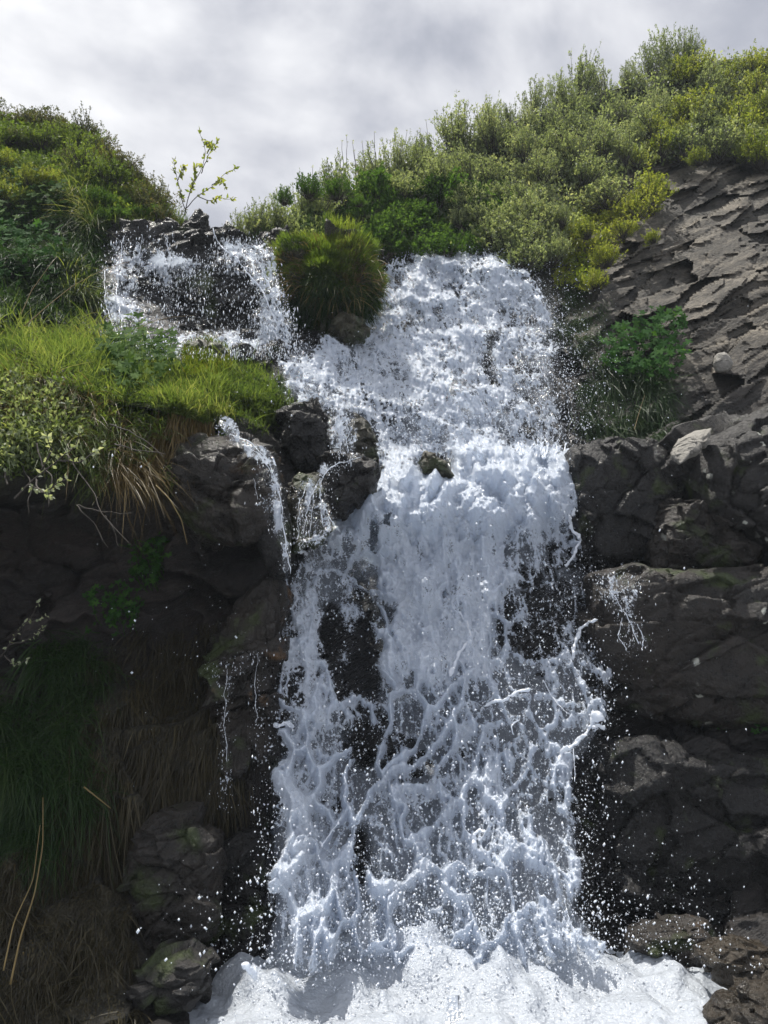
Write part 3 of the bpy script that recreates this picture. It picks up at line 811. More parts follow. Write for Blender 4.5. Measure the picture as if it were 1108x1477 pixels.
# ------------------------------------------------------------------ water
MAINP = [(556, 392), (575, 385), (600, 376), (625, 366), (650, 361), (690, 364), (720, 370), (755, 386), (772, 398), (778, 425), (796, 460), (786, 500), (800, 545), (782, 585), (796, 625), (806, 645), (824, 655), (832, 700), (826, 740),
         (838, 790), (842, 840), (862, 900), (880, 960), (884, 1000), (868, 1050), (842, 1085), (822, 1130), (830, 1180), (834, 1250), (824, 1310), (860, 1360), (900, 1420), (380, 1430), (392, 1340), (402, 1250),
         (396, 1160), (404, 1090), (402, 1020), (412, 960), (418, 850), (436, 800), (470, 772), (500, 745), (530, 718), (548, 695), (546, 660), (530, 625), (515, 598), (440, 588), (414, 560), (404, 515),
         (440, 496), (500, 492), (528, 470), (548, 440), (555, 410)]
m_cov = paint(0, [
    (MAINP, .50, 7),
    ([(560, 385), (650, 362), (740, 378), (770, 420), (745, 500), (690, 600), (730, 640), (640, 700), (545, 690), (530, 600), (440, 580), (410, 520), (520, 495), (550, 440)], .66, 14),
    ([(545, 700), (600, 680), (700, 645), (822, 655), (828, 730), (790, 770), (700, 800), (560, 790), (480, 800), (470, 775)], 1.0, 12),
    ([(565, 780), (620, 740), (720, 760), (735, 860), (720, 960), (700, 1000), (560, 1000), (556, 880)], .84, 14),
    ([(560, 990), (700, 990), (740, 1100), (760, 1220), (760, 1340), (560, 1350), (540, 1200), (545, 1080)], .52, 18),
    ([(735, 780), (830, 780), (850, 900), (880, 980), (860, 1040), (820, 1110), (820, 1330), (770, 1330), (750, 1100), (715, 990), (725, 880)], .36, 12),
    ([(414, 842), (462, 846), (472, 900), (468, 980), (492, 1030), (500, 1120), (490, 1220), (500, 1340), (400, 1400), (405, 1200), (412, 1060), (415, 950)], .70, 9),
    ([(476, 850), (556, 800), (556, 1000), (550, 1110), (500, 1150), (478, 1000)], .22, 7),
    (ell(475, 915, 15, 52), .0, 5), (ell(525, 950, 20, 60), .02, 6), (ell(524, 1070, 22, 40), .05, 6), (ell(520, 1235, 20, 50), .10, 7), (ell(506, 1110, 10, 24), .2, 5),
    ([(490, 1000), (545, 1010), (540, 1050), (480, 1040)], .4, 8), ([(505, 1120), (560, 1100), (545, 1160), (495, 1180)], .45, 8), (ell(518, 800, 20, 50, 30), .25, 7), (ell(552, 770, 8, 28, 35), .12, 4), (ell(470, 835, 14, 16), .35, 6),
    (ell(708, 515, 8, 48, 6), .05, 5), (ell(733, 455, 8, 16, 20), .2, 5), (ell(762, 540, 14, 80, -4), .30, 9), (ell(700, 410, 6, 10), .35, 5),
    (ell(784, 590, 14, 46, -6), .12, 8), ([(750, 470), (800, 440), (812, 640), (770, 640)], .34, 12), (ell(735, 590, 7, 40, 5), .15, 5), (ell(598, 618, 9, 18, 10), .30, 5), (ell(627, 672, 27, 19), .12, 4), (ell(570, 540, 12, 10), .5, 6), (ell(590, 470, 22, 14), .62, 6),
    (ell(765, 735, 14, 10), .5, 6), (ell(790, 860, 26, 40), .22, 9), (ell(760, 900, 36, 34), .26, 9), (ell(830, 840, 14, 50, 8), .2, 7), (ell(735, 1050, 26, 30), .28, 8),
    (ell(790, 1180, 26, 46), .24, 9), (ell(668, 980, 10, 18), .55, 5), (ell(590, 1040, 18, 18), .42, 6), (ell(700, 940, 12, 14), .5, 6), (ell(640, 1100, 14, 26), .42, 6),
    (ell(760, 1290, 34, 26, 40), .25, 8), (ell(640, 860, 10, 20), .62, 5),
])
m_film = paint(0, [(MAINP, .75, 6), ([(400, 1180), (840, 1180), (870, 1400), (380, 1400)], .95, 26), (ell(520, 950, 34, 120), .05, 8), (ell(472, 915, 16, 50), .02, 5), (ell(708, 515, 8, 46, 6), .1, 4), (ell(520, 1235, 20, 46), .2, 6), (ell(627, 672, 24, 16), 0, 4), (ell(762, 540, 14, 80, -4), .4, 9)])
m_off = paint(.16, [([(550, 360), (790, 380), (800, 560), (540, 620), (420, 580), (410, 500), (540, 480)], .24, 20), ([(560, 700), (600, 670), (830, 650), (850, 760), (600, 780), (470, 800)], .52, 18), ([(560, 790), (840, 780), (860, 900), (560, 900)], .36, 20),
                    ([(560, 900), (880, 900), (860, 1050), (545, 1050)], .30, 20), ([(405, 840), (480, 840), (500, 1060), (400, 1060)], .30, 12), ([(395, 1060), (500, 1060), (510, 1400), (380, 1400)], .22, 12), (ell(627, 672, 30, 24), .1, 8)])
m_off += .42 * sstep(800, 1400, GV)


def lace(x, z, s, sx, sz, warp, wid):
    q = np.stack([x * 1.9, 0 * x + s, z * 1.5], -1)
    wx = fbm(q, 4, s) * warp; wz = fbm(q + 31.7, 4, s + 1) * warp
    f1, f2, rid = worley2((x + wx) * sx, (z + wz) * sz, s)
    return np.exp(-((f2 - f1) / wid) ** 2), rid, f1


def water_sheet(name, box, step, covmap, filmmap, offmap, extra=0.0, turb=1.0, seed=1, mname='foam', lw=.55, thr=.10, parent=None, gain=1.0, edge=0.0):
    uu = np.arange(box[0], box[2], step); vv = np.arange(box[1], box[3], step)
    U, V = np.meshgrid(uu, vv)
    wu = fbm(np.stack([U * .03, V * .018, 0 * U + seed], -1), 4, seed + 3) * 12
    wv = fbm(np.stack([U * .03, V * .02, 0 * U + seed + 5], -1), 3, seed + 4) * 10
    ed = 1 + 1.3 * sstep(660, 560, V)
    cov = look(covmap, U + wu * ed, V + wv); film = look(filmmap, U + wu * .5, V)
    if box[3] > 1350:
        fade = sstep(1425, 1375, V + wv + 18 * fbm(np.stack([U * .02, 0 * V, 0 * U], -1), 2, 8)); cov = cov * fade; film = film * fade
    dm = look(BSM, U, V)
    p = P(U, V, dm - extra)
    x, z = p[..., 0], p[..., 2]
    top = sstep(760, 640, V)                       # turbulent above the step, stringy below
    L1, r1, g1 = lace(x, z, seed + 11, 4.2, 2.6, .36, .19)
    L2, r2, g2 = lace(x, z, seed + 12, 11, 7.0, .10, .22)
    L3, r3, g3 = lace(x, z, seed + 13, 27, 19.0, .045, .30)
    n1 = fbm(np.stack([x * 7, 0 * x, z * 5], -1), 4, seed + 14)
    n2 = fbm(np.stack([x * 34, 0 * x, z * 22], -1), 3, seed + 15)
    n3 = fbm(np.stack([x * 80, 0 * x, z * 62], -1), 2, seed + 18)
    mask = sstep(.0, .12, cov)
    stx = x + fbm(np.stack([x * 2.2, 0 * x + seed, z * 1.3], -1), 3, seed + 30) * .20
    streak = fbm(np.stack([stx * 13, 0 * x, z * 1.9], -1), 4, seed + 31)
    streak2 = fbm(np.stack([stx * 34, 0 * x, z * 5.5], -1), 3, seed + 32)
    amp1 = .55 + .45 * fbm(np.stack([x * 1.4, 0 * x, z * 1.1], -1), 2, seed + 33)
    lacy = (L1 - .25) * 1.25 * amp1 + (L2 - .38) * .22 + (L3 - .4) * .12 + streak * .34 + streak2 * .22 + n2 * .10
    turbv = n1 * .55 + (L2 - .4) * .24 + (L3 - .4) * .25 + n2 * .34 + streak2 * .25
    dense = sstep(.62, .85, cov)
    val = cov * 1.18 - .06 + gain * (.2 + .8 * sstep(.04, .42, cov)) * (1 - .35 * dense) * (lacy * (1 - top * .75) + turbv * (.45 + .55 * top))
    val = np.where(cov > .93, np.maximum(val, .75 + .2 * n2), val)
    foam = np.clip(val, 0, 1.2) * mask
    bil = 1 - np.clip(g1, 0, 1)                   # billows: rounded lumps
    bil2 = 1 - np.clip(g2, 0, 1)
    h_t = (.13 - .08 * top) * bil ** 1.5 + .035 * bil2 + .07 * n1 + .020 * n2 + .02 * top * streak2 + .012 * (1 - g3) + .012 * n3 + .05 * streak * (1 - .5 * top)
    h_l = .17 * L1 * amp1 + .02 * L2 + .012 * L3 + .09 * n1 + .07 * streak + .025 * streak2 + .012 * n2 + .007 * n3
    heap = look(m_heap, U, V)
    hd = np.maximum(np.maximum(top, heap), dense)
    h = (h_t * hd + h_l * (1 - hd)) * turb * (.35 + .65 * np.clip(foam, 0, 1))
    h += heap * (.24 * bil ** 1.2 + .08 * bil2 + .10 * n1)
    h += fbm(np.stack([x * 1.6, 0 * x, z * 1.0], -1), 2, seed + 16) * .10
    h += top * (.17 * fbm(np.stack([x * 3.2 + z * .8, 0 * x, z * 3.6], -1), 2, seed + 17) + .07 * fbm(np.stack([x * 7 + z * 2, 0 * x, z * 8], -1), 2, seed + 19)) * mask
    off = look(offmap, U, V)
    p = P(U, V, dm - extra - off * (.4 + .6 * mask) - h + .06)
    p[..., 2] += h * .25
    keep = (foam > thr) | ((film * mask) > .12)
    faces = gridfaces(len(vv), len(uu), keep)
    a = {'foam': foam.ravel(), 'film': np.clip(film * mask, 0, 1).ravel()}
    vt, fc, at = compact(p.reshape(-1, 3), [faces], a)
    return obj(name, mesh(name, vt, fc, at, [M[mname]]), parent=parent), (U, V, p, foam)

BSM = blur(DMAP, 34)
m_heap = paint(0, [([(545, 700), (600, 675), (700, 645), (822, 652), (832, 730), (790, 790), (700, 820), (600, 790), (480, 800), (470, 775)], 1, 14), ([(565, 790), (640, 790), (640, 1000), (565, 1000)], .5, 20)])
wf = obj('waterfall', None, label='broad white foaming waterfall tumbling down the middle of the dark rocks', cat='waterfall', kind='structure', loc=(0, 0, 0))
m_film2 = np.clip(m_film * 1.0, 0, 1)
_, WB = water_sheet('water_film', (375, 355, 905, 1430), 2.2, m_cov * .42, m_film, m_off * .25, extra=.02, turb=.6, seed=50, parent=wf, gain=.9)
_, WA = water_sheet('foam_sheet', (375, 350, 905, 1430), 1.25, m_cov, m_film * .10, m_off, extra=.05, turb=1.0, seed=3, parent=wf, gain=1.05)


def drops(name, c, r, mname='drops', parent=None, stretch=None, label=None, kind=None):
    """One mesh of small water drops (squashed octahedra, subdivided when large)."""
    big = r > .012
    o8 = np.array([[1, 0, 0], [-1, 0, 0], [0, 1, 0], [0, -1, 0], [0, 0, 1], [0, 0, -1]], float)
    f8 = np.array([[0, 2, 4], [2, 1, 4], [1, 3, 4], [3, 0, 4], [2, 0, 5], [1, 2, 5], [3, 1, 5], [0, 3, 5]])
    # subdivided once
    ed = {}; vv = [tuple(x) for x in o8]; ff = []
    def mid(a, b):
        k = (min(a, b), max(a, b))
        if k not in ed:
            m_ = np.array(vv[a]) + np.array(vv[b]); vv.append(tuple(m_ / np.linalg.norm(m_))); ed[k] = len(vv) - 1
        return ed[k]
    for a, b, c_ in f8:
        ab, bc, ca = mid(a, b), mid(b, c_), mid(c_, a); ff += [[a, ab, ca], [ab, b, bc], [ca, bc, c_], [ab, bc, ca]]
    vv = np.array(vv); ff = np.array(ff)
    V, F = [], []; nn = 0
    for sel, bv, bf in ((~big, o8, f8), (big, vv, ff)):
        cc = c[sel]; rr = r[sel]; n_ = len(cc)
        if not n_: continue
        ax = unit(rng.normal(size=(n_, 3)) * (.5 if stretch is None else .12) + np.array([0, 0, 1])); st = rng.uniform(.0, 1.1 if stretch is None else stretch, n_)
        v = bv[None] * rr[:, None, None]
        v = v + (v * ax[:, None]).sum(-1, keepdims=True) * ax[:, None] * st[:, None, None]
        v = v * rng.uniform(.75, 1.2, (n_, 1, 3))
        V.append((cc[:, None] + v).reshape(-1, 3)); F.append((bf[None] + (np.arange(n_) * len(bv))[:, None, None]).reshape(-1, 3) + nn); nn += n_ * len(bv)
    return obj(name, mesh(name, np.concatenate(V), [np.concatenate(F)], None, [M[mname]]), parent=parent, label=label, kind=kind)


def logr(n, lo, hi, pw=2.2):
    return lo * (hi / lo) ** (rng.random(n) ** pw)

# drops thrown off the foam, denser near it
U_, V_, p_, fo_ = WA
m_spray = paint(.0, [(MAINP, .55, 24), ([(420, 780), (860, 780), (880, 1000), (840, 1300), (400, 1300)], .4, 30), (ell(475, 920, 18, 60), .08, 8), (ell(522, 960, 24, 90), .08, 8)]) * .8
m_spray += paint(0, [(ell(690, 430, 150, 90), .8, 30), (ell(800, 560, 60, 110), 1.2, 26), (ell(850, 900, 60, 160), .12, 30), (ell(840, 1250, 70, 110), .07, 30), (ell(660, 1320, 240, 50), .5, 30), (ell(395, 1250, 40, 150), .06, 24)])
def from_map(m, n, box):
    u = rng.uniform(box[0], box[2], n * 12); v = rng.uniform(box[1], box[3], n * 12)
    w = look(m, u, v); k = rng.random(len(u)) * w.max() < w
    return u[k][:n], v[k][:n]
u, v = from_map(m_spray, 30000, (360, 350, 960, 1430))
fr = np.where(rng.random(len(u)) < .65, rng.uniform(.0, .16, len(u)), rng.uniform(.1, .42, len(u))); c = P(u, v, look(BSM, u, v) - look(m_off, u, v) - fr)
drops('spray', c, logr(len(c), .0016, .008, 3.0), parent=wf)
u, v = from_map(paint(0, [([(560, 380), (650, 358), (750, 375), (810, 430), (820, 640), (700, 660), (540, 660), (430, 580), (410, 500), (540, 470)], 1, 14)]), 15000, (390, 350, 840, 680))
c = P(u, v, look(BSM, u, v) - look(m_off, u, v) - .06 - rng.exponential(.06, len(u)))
drops('fine_spray', c, logr(len(c), .0014, .006, 2.6), parent=wf, stretch=2.0)
# wide scattered drops on both sides
m_wide = paint(.02, [(ell(620, 760, 420, 640), .12, 60), (ell(880, 860, 110, 220), .4, 40), (ell(900, 1250, 130, 140), .5, 40), (ell(270, 910, 110, 60), .5, 20), (ell(300, 1330, 90, 90), .5, 26), (ell(820, 560, 90, 90), 1.5, 30)])
u, v = from_map(m_wide, 1000, (120, 330, 1108, 1440))
c = P(u, v, look(BSM, u, v) - rng.uniform(.35, 1.0, len(u)))
drops('scattered_drops', c, logr(len(c), .0014, .009, 4.0), parent=wf)

# ropes and tongues of water leaping off the sheet
def wpt(pts, lift):
    pts = np.array(pts, float)
    return P(pts[:, 0], pts[:, 1], look(BSM, pts[:, 0], pts[:, 1]) - look(m_off, pts[:, 0], pts[:, 1]) - np.linspace(lift[0], lift[1], len(pts)))


def smooth_path(p, n):
    p = np.asarray(p, float)
    d = np.concatenate([[0], np.cumsum(np.linalg.norm(np.diff(p, axis=0), axis=1))]); d /= d[-1]
    t = np.linspace(0, 1, n); q = np.stack([np.interp(t, d, p[:, k]) for k in range(p.shape[1])], -1)
    for _ in range(max(2, n // 12)):
        q[1:-1] = q[1:-1] * .5 + (q[:-2] + q[2:]) * .25
    return q

ac = Acc()
def rope(pts, r0, r1, lift=(.08, .2), head=1.6, n=40, sd=0):
    q = smooth_path(wpt(pts, lift), n)
    t = np.linspace(0, 1, n)
    q += np.stack([fbm(q * 9 + 3 * k, 3, 80 + sd + k) for k in range(3)], -1) * .018
    r = r0 * (1 - t) + r1 * t
    r = r * (1 + .35 * fbm(np.stack([t * 9, 0 * t + sd, 0 * t], -1), 2, 90))
    r *= 1 + (head - 1) * np.exp(-((t - .93) / .06) ** 2)
    r *= np.sqrt(np.clip((1 - t) / .05, .05, 1)); r *= np.clip(t / .06, .15, 1)
    v, f, c_ = tube(q, r, 9)
    v += np.stack([fbm(v * 34 + 5 * k, 3, 95 + k) for k in range(3)], -1) * np.minimum(.022, r.mean() * 1.5)
    ac.add(v, f, c_)
ROPES = [([(800, 1108), (812, 1085), (832, 1068), (850, 1055), (858, 1038), (866, 1026)], .008, .022, (.10, .35), 1.9),
         ([(852, 1050), (862, 1045), (872, 1048)], .012, .010, (.3, .34), 1.2),
         ([(826, 950), (832, 925), (838, 905), (850, 898), (862, 896)], .012, .012, (.05, .25), 1.3),
         ([(700, 1018), (715, 1012), (735, 1006), (748, 1000), (766, 996)], .010, .009, (.06, .2), 1.3),
         ([(425, 1045), (412, 1046), (402, 1048), (394, 1045)], .012, .012, (.04, .16), 1.5),
         ([(822, 690), (830, 720), (826, 745)], .018, .010, (.02, .10), 1.0),
         ([(818, 735), (824, 765), (838, 778)], .014, .012, (.05, .16), 1.5),
         ([(838, 778), (828, 800), (815, 818)], .010, .007, (.16, .06), 1.0),
         ([(660, 880), (672, 895), (680, 920), (662, 945), (648, 975)], .010, .016, (.14, .08), 1.0),
         ([(682, 1228), (684, 1205), (692, 1196), (700, 1200)], .010, .009, (.1, .22), 1.4),
         ([(372, 1412), (364, 1402), (358, 1395), (356, 1388)], .013, .011, (.2, .32), 1.3),
         ([(445, 800), (430, 795), (422, 788)], .010, .008, (.06, .14), 1.5)]
for i, (pts, r0, r1, li, hd) in enumerate(ROPES): rope(pts, r0, r1, li, hd, n=26 + 6 * len(pts), sd=i)
# many thin random filaments following the lace
m_fil = paint(0, [(MAINP, .3, 6), ([(720, 780), (850, 780), (880, 980), (830, 1330), (740, 1330), (700, 1000)], 1, 14)])
u, v = from_map(m_fil, 4, (400, 370, 900, 1340))
for i in range(len(u)):
    L = rng.uniform(18, 62); k = 7; a = rng.uniform(-.9, .9); cu = rng.uniform(-1, 1) * L * .35
    t = np.linspace(0, 1, k)
    pts = np.stack([u[i] + a * L * t + cu * np.sin(t * 3.14), v[i] + L * t], -1)
    r = rng.uniform(.002, .005)
    rope(pts, r, r * .7, (rng.uniform(.0, .15), rng.uniform(.03, .25)), rng.choice([1.0, 1.0, 2.2]), n=18, sd=200 + i)
# little spikes on the crest of the fall and of the step
for (cu, cv, n_, w_, ln) in [(660, 366, 26, 95, 16), (765, 652, 18, 50, 26), (690, 650, 10, 40, 14)]:
    for _ in range(n_):
        x0 = cu + rng.uniform(-1, 1) * w_; y0 = cv + abs(x0 - cu) * .14 + rng.uniform(2, 8); L = rng.uniform(.4, 1) * ln; b = rng.uniform(-.5, .5)
        rope([(x0, y0), (x0 + b * L * .4, y0 - L * .6), (x0 + b * L, y0 - L)], .010, .005, (.0, .05), 1.6, n=14, sd=int(x0))
obj('water_rope', ac.mesh('water_rope', [M['drops']]), parent=wf)

# thin side falls and trickles ------------------------------------------------
def trickle(name, label, strands, mapitems, box, Yoff, ndrop, dsize=(.0022, .009), ydrop=(.05, .25), cat='trickle', sheetgain=1.0, step=1.6, seed=20, film=.6, Y=None, stretch=3):
    global BSM
    root = obj(name, None, label=label, cat=cat, kind='structure', loc=(0, 0, 0))
    m = paint(0, mapitems); keepB = BSM
    if Y is not None: BSM = np.full((GH, GW), 1.0) * Y if np.isscalar(Y) else Y
    water_sheet('foam_sheet', box, step, m, np.clip(m * 1.5, 0, 1) * film, m * 0 + Yoff, turb=.45, seed=seed, parent=root, gain=sheetgain, thr=.12)
    a = Acc()
    for i, (pts, r) in enumerate(strands):
        pts = np.array(pts, float)
        q = smooth_path(P(pts[:, 0], pts[:, 1], look(BSM, pts[:, 0], pts[:, 1]) - Yoff - .03), 40)
        q += np.stack([fbm(q * 16 + 3 * k, 4, seed + i + k) for k in range(3)], -1) * .018
        rr = .5 * r * (1 + .8 * fbm(np.stack([np.linspace(0, 12, 40), 0 * q[:, 0] + i, 0 * q[:, 0]], -1), 2, 5)); rr[0] *= .3; rr[-1] *= .3
        a.tube(q, rr, 7)
    if a.v: obj('water_strand', a.mesh('water_strand', [M['drops']]), parent=root)
    u, v = from_map(m, ndrop, box)
    c = P(u, v, look(BSM, u, v) - Yoff - rng.uniform(*ydrop, len(u)))
    drops('spray', c, logr(len(c), *dsize, 2.8), parent=root, stretch=stretch)
    BSM = keepB

UP = [([(170, 480), (430, 480), (440, 512), (200, 512)], .0, 4), ([(150, 350), (185, 338), (300, 345), (360, 345), (400, 400), (425, 460), (425, 500), (200, 505), (160, 470)], .16, 8),
      ([(345, 350), (372, 345), (395, 390), (400, 430), (425, 470), (425, 500), (372, 500), (378, 430), (350, 390), (300, 400), (250, 420), (300, 370)], .55, 9),
      ([(168, 345), (182, 340), (190, 380), (185, 420), (195, 470), (200, 500), (160, 490), (150, 440), (160, 390)], .32, 9),
      ([(300, 345), (330, 352), (360, 372), (350, 400), (300, 390), (270, 410), (250, 430), (215, 400), (290, 370)], .30, 9),
      ([(185, 372), (250, 376), (300, 372), (300, 384), (240, 392), (190, 390)], .42, 6),
      (ell(322, 425, 34, 50), .10, 14), (ell(250, 450, 36, 36), .14, 14), ([(160, 490), (430, 486), (430, 520), (180, 516)], .5, 6), (ell(275, 352, 30, 18), .0, 5)]
trickle('side_waterfall', 'thin sparkling veil of water spraying over the black rock step at upper left',
        [([(178, 340), (174, 370), (168, 420), (176, 470)], .008), ([(206, 338), (202, 360), (200, 385)], .005), ([(240, 340), (242, 360), (250, 378)], .006),
         ([(308, 328), (312, 350), (340, 372), (380, 420), (400, 470), (418, 492)], .012), ([(345, 348), (375, 380), (395, 430), (415, 480)], .011), ([(150, 385), (152, 440), (170, 485), (195, 500)], .006),
         ([(390, 470), (402, 488), (420, 500)], .02)],
        UP, (140, 325, 440, 520), .0, 7000, (.0016, .006), (.0, .30), cat='waterfall', seed=140, film=.3, Y=np.minimum(paint(6.95, [(ell(400, 480, 60, 60), 6.75, 30)]), DMAP - .16), sheetgain=1.1, stretch=5)
trickle('trickle', 'thin stream running down the smooth rib beneath the mossy bank',
        [([(330, 628), (350, 632), (372, 645), (388, 668), (400, 700), (408, 745), (414, 790), (418, 828)], .006), ([(352, 640), (375, 655), (395, 690)], .004),
         ([(366, 690), (370, 705), (373, 720)], .002)],
        [([(312, 600), (330, 612), (350, 632), (385, 645), (402, 680), (412, 740), (420, 825), (408, 825), (400, 750), (388, 690), (370, 660), (335, 640), (310, 620)], .5, 3), ([(362, 660), (385, 665), (398, 720), (404, 790), (390, 760), (366, 720)], .16, 5)],
        (305, 595, 425, 832), .05, 350, (.0014, .0045), (.0, .08), Y=paint(5.0, [([(300, 590), (350, 590), (350, 640), (300, 640)], 5.12, 14)]), seed=160)
trickle('trickle', 'braided trickle over the black rocks left of the foam step',
        [([(488, 592), (490, 620), (494, 655)], .005), ([(500, 596), (502, 630), (500, 655)], .004), ([(520, 658), (500, 664), (475, 676), (464, 690), (462, 720), (468, 760)], .005), ([(462, 690), (448, 720), (436, 770)], .004), ([(470, 730), (482, 755), (492, 768)], .005), ([(440, 700), (432, 730), (430, 780)], .003), ([(452, 705), (450, 740), (445, 785)], .003)],
        [([(475, 590), (512, 596), (510, 660), (480, 660)], .40, 5), ([(425, 700), (470, 690), (480, 740), (490, 775), (425, 800)], .30, 7), ([(462, 680), (500, 664), (530, 660), (505, 672), (470, 690)], .4, 5)],
        (418, 585, 550, 805), .05, 900, (.0014, .0045), (.0, .10), Y=5.40, seed=170)
trickle('trickle', 'dripping strings of water falling from the glistening shelf on the buttress',
        [([(327, 965), (325, 1000), (323, 1050), (326, 1100)], .0025), ([(372, 940), (368, 990), (370, 1040)], .002)],
        [([(320, 965), (332, 965), (328, 1170), (320, 1170)], .2, 5), ([(300, 965), (375, 932), (380, 950), (335, 978), (300, 985)], .16, 7), ([(362, 980), (380, 980), (380, 1100), (366, 1100)], .14, 5)],
        (285, 925, 400, 1175), .02, 300, (.0014, .004), (.0, .08), Y=4.98, seed=180, film=.4)
trickle('trickle', 'glittering runnel spilling off the left end of the brown ledge',
        [([(880, 850), (900, 880), (912, 905), (920, 930)], .006), ([(898, 890), (892, 920), (905, 940)], .004), ([(918, 900), (930, 920), (926, 938)], .005)],
        [([(850, 828), (925, 826), (930, 860), (900, 890), (868, 870)], .30, 8), ([(885, 880), (930, 890), (935, 940), (895, 945)], .2, 6)],
        (840, 815, 950, 955), .02, 450, (.0014, .0045), (.0, .08), Y=5.56, seed=190, film=.3)

# the pool of white water at the foot
def build_pool():
    xs = np.arange(-2.2, 4.2, .011); ys = np.concatenate([np.arange(1.2, 3.2, .03), np.arange(3.2, 5.75, .012)])
    X, Y = np.meshgrid(xs, ys)
    q = np.stack([X, Y, 0 * X], -1)
    wx = fbm(q * 1.5, 3, 301) * .25
    _, _, g1 = lace(X, Y, 310, 3.2, 3.0, .2, .3)
    _, _, g2 = lace(X, Y, 311, 9, 8, .08, .3)
    _, _, g3 = lace(X, Y, 312, 24, 22, .03, .3)
    near = sstep(4.1, 4.75, Y) * sstep(5.5, 4.95, Y)
    side = sstep(-1.5, -.7, X + wx) * sstep(2.7, 1.2, X + wx)
    h = -.10 + near * side * (.06 + .12 * fbm(q * 1.8, 2, 303)) + (1 - g1) ** 1.5 * (.04 + .10 * near * side) + (1 - g2) * .020 + (1 - g3) * .005 + fbm(q * 4, 3, 304) * .08 + fbm(q * 16, 3, 305) * .012
    # leaping splashes
    for (cx, cy, hh, w_) in [(-.05, 4.9, .15, .14), (.62, 4.9, .09, .07), (1.0, 4.95, .12, .12), (-.35, 4.9, .07, .24), (.35, 4.92, .05, .3), (1.55, 4.9, .09, .22), (.2, 4.8, .06, .3)]:
        r = np.hypot(X - cx, (Y - cy) * 1.4) + fbm(q * 7, 3, 306) * .06
        h += hh * np.exp(-(np.maximum(r, 0) / w_) ** 1.3)
    edge = sstep(-1.45, -1.15, X - wx * .6 + (4.4 - Y) * .22) * sstep(2.75, 2.2, X + wx - (Y - 4.2) * .3)
    n1 = fbm(q * 6, 4, 307)
    foam = np.clip(edge * 2.6 + .45 * n1 - .3, 0, 1.6)
    z = h * (.25 + .75 * np.clip(edge, 0, 1)) - .06 + .0 * X
    p = np.stack([X, Y, z], -1)
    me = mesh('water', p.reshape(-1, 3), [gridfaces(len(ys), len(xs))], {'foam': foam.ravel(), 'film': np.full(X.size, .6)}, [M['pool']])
    o = obj('water', me, kind='structure')
    # sparkling froth beads
    n_ = 5000
    i = rng.integers(60, len(ys), n_); j = rng.integers(0, len(xs), n_); k = (edge[i, j] > .5)
    i, j = i[k], j[k]; c = p[i, j] + np.stack([0 * i, 0 * i, rng.exponential(.012, len(i))], -1) + rng.normal(size=(len(i), 3)) * .004
    drops('froth', c, logr(len(c), .0015, .006), parent=o)
    # drops hanging in the air above the pool
    n_ = 2200
    c = np.stack([rng.uniform(-1.0, 1.9, n_), rng.uniform(4.3, 5.2, n_), rng.exponential(.12, n_) + .1], -1)
    drops('spray', c, logr(len(c), .0015, .008, 3.2), parent=o)
build_pool()

#@@ENDWATER

